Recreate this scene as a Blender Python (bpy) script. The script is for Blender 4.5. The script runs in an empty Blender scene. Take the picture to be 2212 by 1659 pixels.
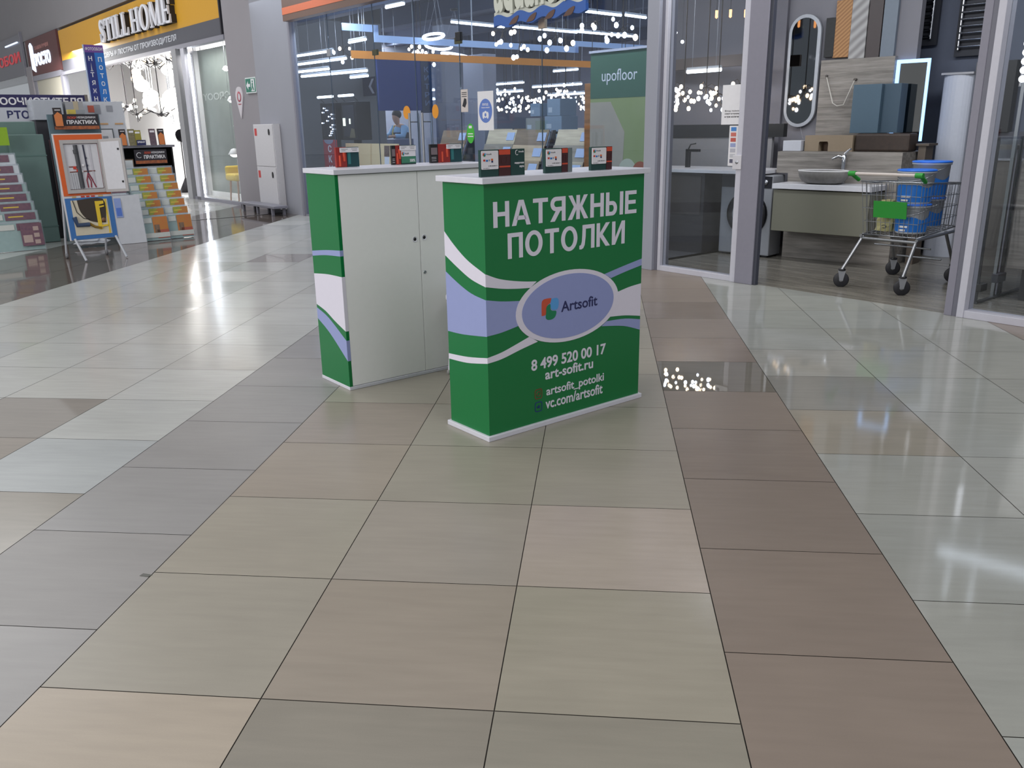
import bpy, math, random
from mathutils import Matrix, Vector
random.seed(7)
SC = bpy.context.scene
COL = SC.collection
PI = math.pi
R2 = math.sqrt(2)

# ---------------------------------------------------------------- camera
cd = bpy.data.cameras.new('camera'); cam = bpy.data.objects.new('camera', cd); COL.objects.link(cam)
cd.sensor_width = 36; cd.lens = 1837.44 * 36 / 2212; cd.clip_end = 200
pitch, roll, yaw = 0.2956, -0.0161, -0.1041
fw = Vector((math.sin(yaw) * math.cos(pitch), math.cos(yaw) * math.cos(pitch), -math.sin(pitch)))
r0 = Vector((math.cos(yaw), -math.sin(yaw), 0)); u0 = r0.cross(fw)
rt = r0 * math.cos(roll) + u0 * math.sin(roll); up = -r0 * math.sin(roll) + u0 * math.cos(roll)
mw = Matrix((rt, up, -fw)).transposed().to_4x4(); mw.translation = (0, 0, 1.3912)
cam.matrix_world = mw
SC.camera = cam

# ---------------------------------------------------------------- world, lights, exposure
SC.view_settings.view_transform = 'Standard'; SC.view_settings.look = 'None'
SC.view_settings.gamma = 1; SC.view_settings.use_curve_mapping = False
SC.view_settings.exposure = 0
wd = bpy.data.worlds.new('world'); SC.world = wd; wd.use_nodes = True
bg = wd.node_tree.nodes['Background']; bg.inputs[0].default_value = (.93, .96, 1, 1); bg.inputs[1].default_value = .42

def SW(s, d, z=0):                       # storefront axes: s runs along the shop fronts, d goes into the shops
    return Vector(((s + d) / R2, (d - s) / R2, z))

def area(name, loc, target, sx, sy, power, col=(1, 1, 1)):
    l = bpy.data.lights.new(name, 'AREA'); l.shape = 'RECTANGLE'; l.size = sx; l.size_y = sy; l.energy = power; l.color = col
    o = bpy.data.objects.new(name, l); COL.objects.link(o); o.location = loc
    o.rotation_euler = (Vector(target) - Vector(loc)).to_track_quat('-Z', 'Y').to_euler()
    return o
area('hall_light_left', (-9.5, -3.5, 5.5), (-1, 4.5, .3), 6, 5, 860, (1, .98, .95))
area('hall_fill_right', (4.2, -1.2, 7.4), (-.8, 4.5, .5), 4, 4, 178, (1, .98, .98))  # added fill to brighten the counter fronts and white doors
area('hall_light_centre', (-3, 6, 8.5), (-3, 6, 0), 8, 10, 200, (1, .99, .97))
area('hall_light_far', (-14, 13, 8), (-13, 14, 0), 8, 8, 620, (.97, .98, 1))
area('shop_light_floor_store', SW(-12.5, 12.6, 3.4), SW(-12.5, 12.6, 0), 12, 10.5, 420, (.82, .9, 1))
area('store_front_fill', SW(-9.8, 6.62, 2.93), SW(-9.8, 8.2, .6), 7.4, .2, 75, (.95, .97, 1))  # added fill just inside the glass, brightens signs and sample panels
area('shop_light_lamp_store', SW(-24, 7.9, 3.5), SW(-24, 7.9, 0), 12, 2, 1700, (1, .98, .95))
area('shop_light_entry', SW(-17.6, 6.64, 2.9), SW(-17.6, 7.2, .6), 2.4, .12, 42, (1, .98, .95))
area('shop_light_bathroom', SW(-3.2, 6.66, 3.3), SW(-3.6, 8.6, .9), 4.6, .2, 90, (.93, .96, 1))

# ---------------------------------------------------------------- materials
MATS = {}
def lin(c): return tuple(((v / 255) / 12.92 if v / 255 <= .04045 else ((v / 255 + .055) / 1.055) ** 2.4) for v in c)
def M(name, rgb, rough=.5, metal=0.0, emit=0.0, noise=.05, scale=30.0, kind=None, rgb2=None, alpha=None):
    if name in MATS: return MATS[name]
    m = bpy.data.materials.new(name); m.use_nodes = True; nt = m.node_tree; N = nt.nodes; Lk = nt.links
    b = N['Principled BSDF']; c = lin(rgb) + (1,)
    b.inputs['Roughness'].default_value = rough; b.inputs['Metallic'].default_value = metal
    b.inputs['Base Color'].default_value = c
    if emit:
        b.inputs['Emission Color'].default_value = c; b.inputs['Emission Strength'].default_value = emit
    elif noise:
        tc = N.new('ShaderNodeTexCoord'); nz = N.new('ShaderNodeTexNoise'); nz.inputs['Scale'].default_value = scale
        nz.inputs['Detail'].default_value = 3
        mp = N.new('ShaderNodeMapping'); Lk.new(tc.outputs['Object'], mp.inputs[0]); Lk.new(mp.outputs[0], nz.inputs[0])
        if kind == 'wood': mp.inputs['Scale'].default_value = (.1, 1, 1.6); nz.inputs['Detail'].default_value = 6; nz.inputs['Roughness'].default_value = .65
        if kind == 'diag':
            mp.inputs['Rotation'].default_value = (0, PI / 4.5, 0)
            wv = N.new('ShaderNodeTexWave'); wv.bands_direction = 'Z'; wv.inputs['Scale'].default_value = scale; wv.inputs['Distortion'].default_value = 1
            Lk.new(mp.outputs[0], wv.inputs[0]); nz = wv
        if kind == 'wood':
            mr = N.new('ShaderNodeMapRange'); mr.inputs[1].default_value = .36; mr.inputs[2].default_value = .64; Lk.new(nz.outputs[0], mr.inputs[0]); nz = mr
        mx = N.new('ShaderNodeMix'); mx.data_type = 'RGBA'
        c2 = lin(rgb2) + (1,) if rgb2 else tuple(max(0, v * (1 - noise * 2)) for v in c[:3]) + (1,)
        mx.inputs[6].default_value = c; mx.inputs[7].default_value = c2
        Lk.new(nz.outputs[0], mx.inputs[0]); Lk.new(mx.outputs[2], b.inputs['Base Color'])
    if alpha is not None: b.inputs['Alpha'].default_value = alpha
    MATS[name] = m
    return m
def glass(name, tint, refl=1.0, rough=.0):
    if name in MATS: return MATS[name]
    m = bpy.data.materials.new(name); m.use_nodes = True; nt = m.node_tree; N = nt.nodes; Lk = nt.links
    N.remove(N['Principled BSDF']); out = N['Material Output']
    t = N.new('ShaderNodeBsdfTransparent'); t.inputs[0].default_value = tint + (1,)
    g = N.new('ShaderNodeBsdfGlossy'); g.inputs['Roughness'].default_value = rough; g.inputs[0].default_value = (1, 1, 1, 1)
    f = N.new('ShaderNodeFresnel'); ge = N.new('ShaderNodeNewGeometry'); io = N.new('ShaderNodeMapRange')
    io.inputs[3].default_value = 1.5; io.inputs[4].default_value = 1 / 1.5
    Lk.new(ge.outputs['Backfacing'], io.inputs[0]); Lk.new(io.outputs[0], f.inputs[0])
    mu = N.new('ShaderNodeMath'); mu.operation = 'MULTIPLY'; mu.inputs[1].default_value = refl; Lk.new(f.outputs[0], mu.inputs[0])
    mx = N.new('ShaderNodeMixShader'); Lk.new(mu.outputs[0], mx.inputs[0]); Lk.new(t.outputs[0], mx.inputs[1]); Lk.new(g.outputs[0], mx.inputs[2])
    Lk.new(mx.outputs[0], out.inputs[0]); MATS[name] = m
    return m

# ---------------------------------------------------------------- mesh helpers
class MB:
    def __init__(s): s.v = []; s.f = []; s.sm = []; s.X = None
    def add(s, vs, fs, smooth=False):
        o = len(s.v)
        s.v += [tuple(s.X @ Vector(v)) if s.X else tuple(v) for v in vs]
        s.f += [tuple(i + o for i in f) for f in fs]; s.sm += [smooth] * len(fs)
        return s
    def box(s, x0, x1, y0, y1, z0, z1):
        return s.add([(x0, y0, z0), (x1, y0, z0), (x1, y1, z0), (x0, y1, z0), (x0, y0, z1), (x1, y0, z1), (x1, y1, z1), (x0, y1, z1)],
                     [(3, 2, 1, 0), (4, 5, 6, 7), (0, 1, 5, 4), (1, 2, 6, 5), (2, 3, 7, 6), (3, 0, 4, 7)])
    def prism(s, poly, a, b, plane='xz'):        # polygon seen from the front (x right, z up), from y=a to y=b
        ar = sum(poly[i][0] * poly[(i + 1) % len(poly)][1] - poly[(i + 1) % len(poly)][0] * poly[i][1] for i in range(len(poly)))
        if (ar < 0) == (plane == 'xz'): poly = poly[::-1]
        n = len(poly)
        if plane == 'xz': P = lambda p, t: (p[0], t, p[1])
        elif plane == 'yz': P = lambda p, t: (t, p[0], p[1])
        else: P = lambda p, t: (p[0], p[1], t)
        vs = [P(p, a) for p in poly] + [P(p, b) for p in poly]
        fs = [tuple(range(n)), tuple(range(2 * n - 1, n - 1, -1))] + [(i, i + n, (i + 1) % n + n, (i + 1) % n) for i in range(n)]
        return s.add(vs, fs)
    def tube(s, pts, r, n=8, closed=False):
        pts = [Vector(p) for p in pts]; rs = r if isinstance(r, (list, tuple)) else [r] * len(pts); vs = []; L = len(pts); ref = None
        for i, p in enumerate(pts):
            t = (pts[(i + 1) % L] - pts[i - 1]) if closed else (pts[min(i + 1, L - 1)] - pts[max(i - 1, 0)])
            t.normalize()
            if ref is None or abs(ref.dot(t)) > .95: ref = Vector((0, 0, 1)) if abs(t.z) < .9 else Vector((1, 0, 0))
            a = ref.cross(t).normalized(); b = t.cross(a); ref = b
            vs += [p + (a * math.cos(2 * PI * k / n) + b * math.sin(2 * PI * k / n)) * rs[i] for k in range(n)]
        fs = []
        for i in range(L if closed else L - 1):
            j = (i + 1) % L
            fs += [(i * n + k, i * n + (k + 1) % n, j * n + (k + 1) % n, j * n + k) for k in range(n)]
        s.add(vs, fs, True)
        if not closed: s.add(vs[:n], [tuple(range(n - 1, -1, -1))]); s.add(vs[-n:], [tuple(range(n))])
        return s
    def lathe(s, prof, c=(0, 0, 0), n=20, axis='z', a0=0, a1=2 * PI):
        vs = []; m = len(prof)
        for k in range(n):
            a = 2 * PI * k / n; ca, sa = math.cos(a), math.sin(a)
            for r, h in prof:
                q = (r * ca, r * sa, h)
                if axis == 'y': q = (r * ca, h, -r * sa)
                if axis == 'x': q = (h, r * ca, r * sa)
                vs.append((q[0] + c[0], q[1] + c[1], q[2] + c[2]))
        fs = [(k * m + i, ((k + 1) % n) * m + i, ((k + 1) % n) * m + i + 1, k * m + i + 1) for k in range(n) for i in range(m - 1)]
        return s.add(vs, fs, True)
    def disc(s, c, r, t, n=28, axis='y', ry=None):
        return s.lathe([(0.0001, 0), (r, 0), (r, t), (.0001, t)], c, n, axis)
    def sphere(s, c, r, n=12, m=7, sz=1.0):
        return s.lathe([(max(1e-4, r * math.sin(PI * i / m)), -r * sz * math.cos(PI * i / m)) for i in range(m + 1)], c, n)
    def build(s, name, mat, parent=None, bevel=0, seg=2):
        me = bpy.data.meshes.new(name); me.from_pydata(s.v, [], s.f); me.update()
        me.polygons.foreach_set('use_smooth', s.sm)
        me.materials.append(mat); o = bpy.data.objects.new(name, me); COL.objects.link(o)
        if parent: o.parent = parent
        if bevel:
            b = o.modifiers.new('bevel', 'BEVEL'); b.width = bevel; b.segments = seg; b.limit_method = 'ANGLE'
        return o
def tag(o, label, cat, group=None):
    o['label'] = label; o['category'] = cat
    if group: o['group'] = group
    return o
def thing(name, label, cat, loc=(0, 0, 0), rz=0, group=None):
    o = bpy.data.objects.new(name, None); COL.objects.link(o); o.empty_display_size = .1
    o.location = loc; o.rotation_euler = (0, 0, rz)
    return tag(o, label, cat, group)
def struct(o): o['kind'] = 'structure'; return o
def place(o, loc, rz=0): o.location = loc; o.rotation_euler = (0, 0, rz); return o
RS, RK, RV = -PI / 4, PI / 4, math.radians(-38.487)     # shop fronts / stand on the left / washbasin corner
def VW(x, y, z=0):
    t = Vector((.783, -.622, 0)); n = Vector((.622, .783, 0)); return Vector((1.841, 9.412, 0)) + t * x + n * y + Vector((0, 0, z))
BX = lambda *a: MB().box(*a)

def text(name, s, mat, parent, x0, x1, z0, z1, y, dep=.0015, bold=.02, mirror=False, zmin=None):
    cu = bpy.data.curves.new('tmp', 'FONT'); cu.body = s; cu.offset = bold; cu.resolution_u = 4
    o = bpy.data.objects.new('tmp', cu); COL.objects.link(o)
    dg = bpy.context.evaluated_depsgraph_get(); me = bpy.data.meshes.new_from_object(o.evaluated_get(dg))
    COL.objects.unlink(o); bpy.data.objects.remove(o); bpy.data.curves.remove(cu)
    P = [v.co.copy() for v in me.vertices]; F = [tuple(p.vertices) for p in me.polygons]; bpy.data.meshes.remove(me)
    ax, bx_ = min(p.x for p in P), max(p.x for p in P); az, bz = min(p.y for p in P), max(p.y for p in P)
    n = len(P); vs = []
    for yy in (y - dep, y):
        for p in P:
            fx = (p.x - ax) / (bx_ - ax); fx = 1 - fx if mirror else fx
            vs.append((x0 + (x1 - x0) * fx, yy, max(z0 + (z1 - z0) * (p.y - az) / (bz - az), -1e3 if zmin is None else zmin)))
    cnt = {}
    for f in F:
        for i in range(len(f)):
            a, b = f[i], f[(i + 1) % len(f)]; cnt[(a, b)] = 1
    fs = [f if not mirror else f[::-1] for f in F] + [tuple(i + n for i in (f[::-1] if not mirror else f)) for f in F]
    for (a, b) in cnt:
        if (b, a) not in cnt: fs.append((b, a, a + n, b + n) if not mirror else (a, b, b + n, a + n))
    return MB().add(vs, fs).build(name, mat, parent)

def block_text(name, word, mt, parent, x0, x1, z0, z1, y):      # bold sans capitals drawn from bars and arcs
    Wt = {'Н': .72, 'А': .88, 'Т': .72, 'Я': .76, 'Ж': 1.06, 'Ы': .96, 'Е': .66, 'П': .72, 'О': .86, 'Л': .82, 'К': .76, 'И': .74}
    t, h, gp = .185, .165, .115
    tot = sum(Wt[c] for c in word) + gp * (len(word) - 1); sx = (x1 - x0) / tot; sz = z1 - z0; cx = 0
    for c in word:
        w = Wt[c]; m = MB(); P = []
        bar = lambda a, b, c0, d: P.append([(a, c0), (b, c0), (b, d), (a, d)])
        def strip(o, i):
            for k in range(len(o) - 1): P.append([o[k], o[k + 1], i[k + 1], i[k]])
        if c in 'НЯЖЫЕПКИЛ' and c not in 'ЯЖЛ': bar(0, t, 0, 1)
        if c in 'НПИЯЫЛ': bar(w - t, w, 0, 1)
        if c == 'Н': bar(t, w - t, .43, .43 + h)
        if c == 'П': bar(t, w - t, 1 - h, 1)
        if c == 'Т': bar(0, w, 1 - h, 1); bar(w / 2 - t / 2, w / 2 + t / 2, 0, 1 - h)
        if c == 'Е': bar(t, w, 0, h); bar(t, w - .02, 1 - h, 1); bar(t, w - .06, .42, .42 + h)
        if c == 'А': P += [[(0, 0), (.2, 0), (w / 2 + .0, .80), (w / 2, 1), (w / 2 - .115, 1)], [(w, 0), (w / 2 + .115, 1), (w / 2, 1), (w / 2, .80), (w - .2, 0)], [(.2, .22), (w - .2, .22), (w - .26, .22 + h), (.26, .22 + h)]]
        if c == 'О':
            A = ell(w / 2, .5, w / 2, .515, 40); B = ell(w / 2, .5, w / 2 - t - .01, .515 - h, 40); strip(A + A[:1], B + B[:1])
        if c == 'Я':
            A = [(w - t, 1)] + [(.28 - .27 * math.sin(a), .71 + .29 * math.cos(a)) for a in [PI * k / 14 for k in range(15)]] + [(w - t, .42)]
            B = [(w - t, 1 - h)] + [(.31 - .12 * math.sin(a), .71 + (.29 - h) * math.cos(a)) for a in [PI * k / 14 for k in range(15)]] + [(w - t, .42 + h)]
            strip(A, B); P.append([(0, 0), (.22, 0), (.5, .42), (.27, .42)])
        if c == 'Ы':
            A = [(t, .62)] + [(.36 + .26 * math.sin(a), .31 + .31 * math.cos(a)) for a in [PI * k / 14 for k in range(15)]] + [(t, 0)]
            B = [(t, .62 - h)] + [(.33 + .11 * math.sin(a), .31 + (.31 - h) * math.cos(a)) for a in [PI * k / 14 for k in range(15)]] + [(t, h)]
            strip(A, B)
        if c == 'К': P += [[(t, .42), (t, .58), (w - .24, 1), (w - .02, 1), (.34, .52), (w, 0), (w - .24, 0)]]
        if c == 'Ж':
            q = w / 2; bar(q - t / 2, q + t / 2, 0, 1)
            for g in (1, -1): P.append([(q + g * .0925, .42), (q + g * .0925, .6), (q + g * .3, 1), (q + g * .5, 1), (q + g * .22, .53), (q + g * .53, 0), (q + g * .31, 0)])
        if c == 'И': P.append([(t, .0), (t, .3), (w - t, 1), (w - t, .7)])
        if c == 'Л':
            bar(.345, w - t, 1 - h, 1); P.append([(.16, 1 - h), (.16, 1), (.345, 1), (.33, .5), (.28, .16), (.2, .03), (.1, -.01), (0, 0), (0, .15), (.08, .17), (.13, .3), (.15, .55)])
        for p in P: m.prism([(x0 + (cx + a) * sx, z0 + b * sz) for a, b in p], y - .0012, y)
        m.build(name, mt, parent); cx += w + gp
def ell(cx, cz, rx, rz, n=40): return [(cx + rx * math.cos(2 * PI * k / n), cz + rz * math.sin(2 * PI * k / n)) for k in range(n)]
def rrect(x0, x1, z0, z1, r, n=6):
    out = []
    for cx, cz, a in ((x1 - r, z0 + r, -PI / 2), (x1 - r, z1 - r, 0), (x0 + r, z1 - r, PI / 2), (x0 + r, z0 + r, PI)):
        out += [(cx + r * math.cos(a + PI / 2 * k / n), cz + r * math.sin(a + PI / 2 * k / n)) for k in range(n + 1)]
    return out
def smooth(pts, k=5):                     # Catmull-Rom through the points
    out = []
    for i in range(len(pts) - 1):
        p0, p1, p2, p3 = pts[max(i - 1, 0)], pts[i], pts[i + 1], pts[min(i + 2, len(pts) - 1)]
        for j in range(k):
            t = j / k
            out.append(tuple(.5 * (2 * p1[c] + (p2[c] - p0[c]) * t + (2 * p0[c] - 5 * p1[c] + 4 * p2[c] - p3[c]) * t * t + (3 * p1[c] - p0[c] - 3 * p2[c] + p3[c]) * t ** 3) for c in range(len(p1))))
    return out + [pts[-1]]
def ribbon(top, bot): return smooth(top) + smooth(bot)

# colours used in several places
WHITE = M('white_laminate', (216, 216, 226), .35); GREEN = M('green_laminate', (12, 116, 60), .3, noise=.02)
LILAC = M('lilac_print', (150, 160, 208), .4, noise=.02); PRINTW = M('white_print', (224, 220, 234), .4, noise=.02)
NAVYINK = M('navy_ink', (38, 42, 92), .5); INK = M('dark_ink', (40, 40, 46), .5); CHROME = M('chrome', (205, 207, 212), .18, 1, noise=.02)
STEEL = M('brushed_steel', (170, 172, 178), .35, 1); ALU = M('white_aluminium', (196, 195, 206), .4, .0)
GREYALU = M('grey_aluminium', (132, 131, 142), .45); BLACK = M('black_plastic', (22, 22, 26), .4); RUBBER = M('black_rubber', (38, 38, 42), .7)
REDP = M('red_print', (196, 58, 40), .45); ORANGE = M('orange_print', (214, 104, 48), .5); CARDW = M('white_card', (228, 226, 230), .5)
WALLG = M('grey_painted_wall', (146, 142, 147), .8, noise=.03, scale=3); CONCG = M('dark_grey_wall', (70, 74, 86), .8)
BLUEP = M('blue_print', (30, 112, 190), .5)

# ================================================================ FLOOR (600 mm tiles laid in coloured bands)
def floor():
    m = bpy.data.materials.new('stone_tiles'); m.use_nodes = True; nt = m.node_tree; N = nt.nodes; Lk = nt.links; b = N['Principled BSDF']
    at = N.new('ShaderNodeAttribute'); at.attribute_name = 'tile_colour'
    ag = N.new('ShaderNodeAttribute'); ag.attribute_name = 'tile_polish'
    tc = N.new('ShaderNodeTexCoord'); mp = N.new('ShaderNodeMapping'); mp.inputs['Scale'].default_value = (1.0, 2.2, 1)
    Lk.new(tc.outputs['Object'], mp.inputs[0])
    n1 = N.new('ShaderNodeTexNoise'); n1.inputs['Scale'].default_value = 2.2; n1.inputs['Detail'].default_value = 5; Lk.new(mp.outputs[0], n1.inputs[0])
    n2 = N.new('ShaderNodeTexNoise'); n2.inputs['Scale'].default_value = 260; Lk.new(tc.outputs['Object'], n2.inputs[0])
    n3 = N.new('ShaderNodeTexNoise'); n3.inputs['Scale'].default_value = 9; n3.inputs['Detail'].default_value = 5
    mp2 = N.new('ShaderNodeMapping'); mp2.inputs['Scale'].default_value = (.5, 4, 1); Lk.new(tc.outputs['Object'], mp2.inputs[0]); Lk.new(mp2.outputs[0], n3.inputs[0])
    ad = N.new('ShaderNodeMath'); ad.operation = 'ADD'; Lk.new(n1.outputs[0], ad.inputs[0]); Lk.new(n3.outputs[0], ad.inputs[1])
    ad2 = N.new('ShaderNodeMath'); ad2.operation = 'MULTIPLY_ADD'; ad2.inputs[1].default_value = .35; Lk.new(n2.outputs[0], ad2.inputs[0]); Lk.new(ad.outputs[0], ad2.inputs[2])
    mr = N.new('ShaderNodeMapRange'); mr.inputs[1].default_value = .75; mr.inputs[2].default_value = 1.6; mr.inputs[3].default_value = .90; mr.inputs[4].default_value = 1.08
    Lk.new(ad2.outputs[0], mr.inputs[0])
    vm = N.new('ShaderNodeVectorMath'); vm.operation = 'SCALE'; Lk.new(at.outputs['Color'], vm.inputs[0]); Lk.new(mr.outputs[0], vm.inputs['Scale'])
    Lk.new(vm.outputs[0], b.inputs['Base Color']); Lk.new(ag.outputs['Fac'], b.inputs['Roughness'])
    b.inputs['Specular IOR Level'].default_value = .5
    T = .6; X0 = -1.4425; gap = .0016
    band_off = {0: 1.7685, 1: 2.0618, 2: 1.7728, 3: 2.034, 4: 2.9531}
    beige, light, brown, grey, light_lit = (150, 144, 132), (156, 157, 151), (130, 118, 108), (145, 142, 140), (178, 178, 174)  # left light band is paler: the stronger light there is put into its colour
    def col(c):
        if c in (0, 1, 2): return 0, beige, .3
        if c == 3: return 1, brown, .34
        if c in (4, 5, 6): return 2, light, .085
        if 7 <= c <= 9: return 1, brown, .2
        if c >= 10: return 2, light, .12
        if c == -1: return 3, grey, .3
        if -6 <= c <= -2: return 4, light_lit, .2
        if -9 <= c <= -7: return 0, (104, 94, 88), .07
        return 4, light_lit, .12
    special = {(3, 4): ((124, 119, 110), .015), (0, -1): ((168, 156, 141), .3), (1, -1): ((136, 130, 119), .25), (2, -1): ((139, 134, 122), .25), (2, 1): ((164, 153, 142), .2), (1, 0): ((148, 138, 126), .3), (1, 1): ((150, 142, 132), .3), (2, 0): ((152, 146, 132), .16),
               (4, 5): ((160, 159, 153), .06), (5, 7): ((158, 160, 156), .06), (4, 3): ((150, 144, 132), .07), (4, 4): ((140, 138, 132), .08), (-3, 1): ((146, 140, 133), .05), (-3, 0): ((150, 142, 133), .1), (-2, 0): ((165, 168, 168), .25), (-4, 10): ((152, 148, 146), .03), (-2, -1): ((146, 140, 130), .2),
               (0, 3): ((146, 136, 126), .25), (0, 2): ((150, 140, 128), .3)}
    V = []; F = []; C = []; G = []
    rnd = random.Random(3)
    for c in range(-60, 14):
        bd, base, pol = col(c); x0 = X0 + c * T
        y0 = band_off[bd]
        r_lo = int((-2.5 - y0) // T); r_hi = int((34 if c < -2 else 22) // T)
        for r in range(r_lo, r_hi):
            ya = y0 + r * T
            xm, ym = x0 + .3, ya + .3
            if (xm + ym) / R2 > 6.55 and (xm - ym) / R2 > -5.75 and False: continue
            cc, pp = special.get((c, r), (base, pol))
            k = 1 + rnd.uniform(-.045, .045); w = rnd.uniform(-.012, .012)
            if (c, r) in special: k = 1; w = 0
            else: pp = pp * rnd.choice((.7, 1, 1, 1.25))
            l = lin(cc); o = len(V)
            V += [(x0 + gap, ya + gap, 0), (x0 + T - gap, ya + gap, 0), (x0 + T - gap, ya + T - gap, 0), (x0 + gap, ya + T - gap, 0)]
            F.append((o, o + 1, o + 2, o + 3)); C += [(l[0] * k * (1 + w), l[1] * k, l[2] * k * (1 - w), 1)] * 4; G.append(pp)
    me = bpy.data.meshes.new('floor'); me.from_pydata(V, [], F); me.update()
    a = me.attributes.new('tile_colour', 'FLOAT_COLOR', 'CORNER'); a.data.foreach_set('color', [v for q in C for v in q])
    g = me.attributes.new('tile_polish', 'FLOAT', 'FACE'); g.data.foreach_set('value', G)
    me.materials.append(m); o = bpy.data.objects.new('floor', me); COL.objects.link(o); struct(o)
    struct(MB().box(-38, 8, -3, 36, -.06, -.003).build('floor_grout', M('grout', (60, 55, 50), .9)))
    # wood-look floor inside the bathroom shop and expansion joint before the lamp shop
    wood = M('wood_plank_floor', (132, 127, 118), .22, noise=.3, scale=14, kind='wood', rgb2=(96, 92, 85))
    struct(place(MB().box(-6.0, 3, 6.42, 14, -.002, .002).build('floor_planks', wood), (0, 0, 0), RS))
    struct(place(MB().box(-21, -5.9, 6.5, 20, -.002, .002).build('floor_store', M('grey_store_floor', (92, 92, 96), .25)), (0, 0, 0), RS))
    struct(place(MB().box(-14.03, -13.98, 3.2, 6.4, -.002, .004).build('trim_joint', INK), (0, 0, 0), RS))
floor()

# ================================================================ COUNTERS
def petals(parent, y, x0, x1, z0, z1, mir=1):        # three rounded petals of the logo
    W, H = x1 - x0, z1 - z0
    P = lambda a, b: (x0 + W * a, z0 + H * b)
    red = [P(0, .24), P(0, .80), P(.06, .95), P(.2, 1), P(.52, 1), P(.56, .95), P(.5, .78), P(.38, .72), P(.28, .6), P(.27, .35), P(.2, .25)]
    blu = [P(.56, .52), P(.52, .62), P(.55, .92), P(.64, .96), P(.88, .96), P(.99, .86), P(1, .62), P(.92, .44), P(.78, .42), P(.64, .44)]
    grn = [P(.24, .1), P(.26, .56), P(.36, .68), P(.5, .72), P(.52, .5), P(.62, .4), P(.84, .36), P(.86, .24), P(.78, .08), P(.6, 0), P(.36, .01)]
    for n, pl, mt in (('logo_petal', red, M('logo_red', (203, 84, 58), .45)), ('logo_petal', blu, M('logo_blue', (88, 160, 222), .45)), ('logo_petal', grn, M('logo_green', (20, 128, 84), .45))):
        MB().prism(smooth(pl + [pl[0]], 4)[:-1], y - .0012, y).build(n, mt, parent)
def front_counter():
    t = thing('promo_counter', 'green and white promotional counter with white headline lettering and an oval logo on its front', 'counter', (-.488, 3.627, 0), math.radians(44.63))
    W, D = 1.01, .325
    BX(.01, W - .01, .01, D - .01, .022, 1.157).build('body', GREEN, t, .001)
    BX(-.004, W + .004, -.004, D + .004, 0, .024).build('base_board', WHITE, t, .003)
    BX(-.012, W + .012, -.012, D + .012, 1.155, 1.18).build('countertop', WHITE, t, .002)
    y = .0098
    pr = lambda n, poly, mt, yy=y, k=.001: MB().prism(poly, yy - k, yy).build(n, mt, t)
    pr('ribbon_print', ribbon([(.0102, .772), (.078, .745), (.152, .727), (.229, .714), (.30, .706)], [(.262, .681), (.184, .687), (.098, .698), (.0102, .716)]), PRINTW)
    pr('ribbon_print', ribbon([(.0102, .658), (.096, .641), (.20, .629)], [(.20, .517), (.093, .5), (.0102, .495)]), LILAC)
    pr('ribbon_print', ribbon([(.0102, .396), (.091, .408), (.18, .432), (.255, .454)], [(.305, .422), (.202, .402), (.09, .377), (.0102, .370)]), PRINTW)
    pr('ribbon_print', ribbon([(.735, .688), (.866, .713), (.998, .736)], [(.998, .703), (.88, .683), (.78, .663)]), LILAC)
    pr('ribbon_print', ribbon([(.80, .582), (.91, .602), (.998, .61)], [(.998, .441), (.888, .46), (.78, .469)]), PRINTW)
    pr('ribbon_print', ribbon([(.755, .45), (.888, .443), (.998, .423)], [(.998, .368), (.876, .407), (.72, .43)]), LILAC)
    pr('oval_border', ell(.504, .5645, .33, .1715, 64), PRINTW, y - .001)
    ov = pr('oval_panel', ell(.5045, .5645, .295, .1525, 64), M('lilac_oval', (146, 156, 206), .4, noise=.02), y - .002)
    petals(ov, y - .0028, .327, .432, .516, .618)
    text('logo_lettering', 'Artsofit', NAVYINK, ov, .449, .686, .541, .592, y - .0028, bold=.012)
    block_text('headline_letter', 'НАТЯЖНЫЕ', PRINTW, t, .058, .949, .967, 1.077, y)
    block_text('headline_letter', 'ПОТОЛКИ', PRINTW, t, .135, .87, .825, .937, y)
    text('number_lettering', '8 499 520 00 17', PRINTW, t, .264, .752, .284, .339, y, bold=.022)
    text('web_lettering', 'art-sofit.ru', PRINTW, t, .35, .665, .226, .276, y, bold=.018)
    text('contact_lettering', 'artsofit_potolki', PRINTW, t, .357, .742, .133, .188, y, bold=.014)
    text('contact_lettering', 'vc.com/artsofit', PRINTW, t, .351, .734, .079, .132, y, bold=.014)
    # two little rounded-square icons
    ic = M('icon_rust', (124, 66, 44), .45); ib = M('icon_blue', (30, 50, 120), .45)
    for z0, mt, k in ((.140, ic, 0), (.076, ib, 1)):
        m = MB(); o_, i_ = rrect(.284, .330, z0, z0 + .05, .012), rrect(.288, .326, z0 + .004, z0 + .046, .009)
        n = len(o_); vs = [(a, y - .001, b) for a, b in o_] + [(a, y - .001, b) for a, b in i_] + [(a, y, b) for a, b in o_] + [(a, y, b) for a, b in i_]
        m.add(vs, [(i, (i + 1) % n, (i + 1) % n + n, i + n) for i in range(n)] + [(i + 2 * n, (i + 1) % n + 2 * n, (i + 1) % n, i) for i in range(n)])
        if k == 0:
            m.tube([(.307 + .011 * math.cos(2 * PI * q / 16), y - .0005, z0 + .025 + .011 * math.sin(2 * PI * q / 16)) for q in range(16)], .0018, 5, True)
            m.disc((.3185, y - .0012, z0 + .038), .0025, .001, 8)
        o = m.build('contact_icon', mt, t)
        if k: text('icon_lettering', 'vk', ib, o, .295, .319, z0 + .017, z0 + .033, y, bold=.03)
    x = .0098; side = lambda poly, mt: MB().prism(poly, x - .001, x, 'yz').build('ribbon_print', mt, t)
    side(ribbon([(.3148, .934), (.239, .877), (.14, .819), (.0102, .771)], [(.0102, .715), (.116, .737), (.215, .777), (.3148, .825)]), PRINTW)
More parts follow.
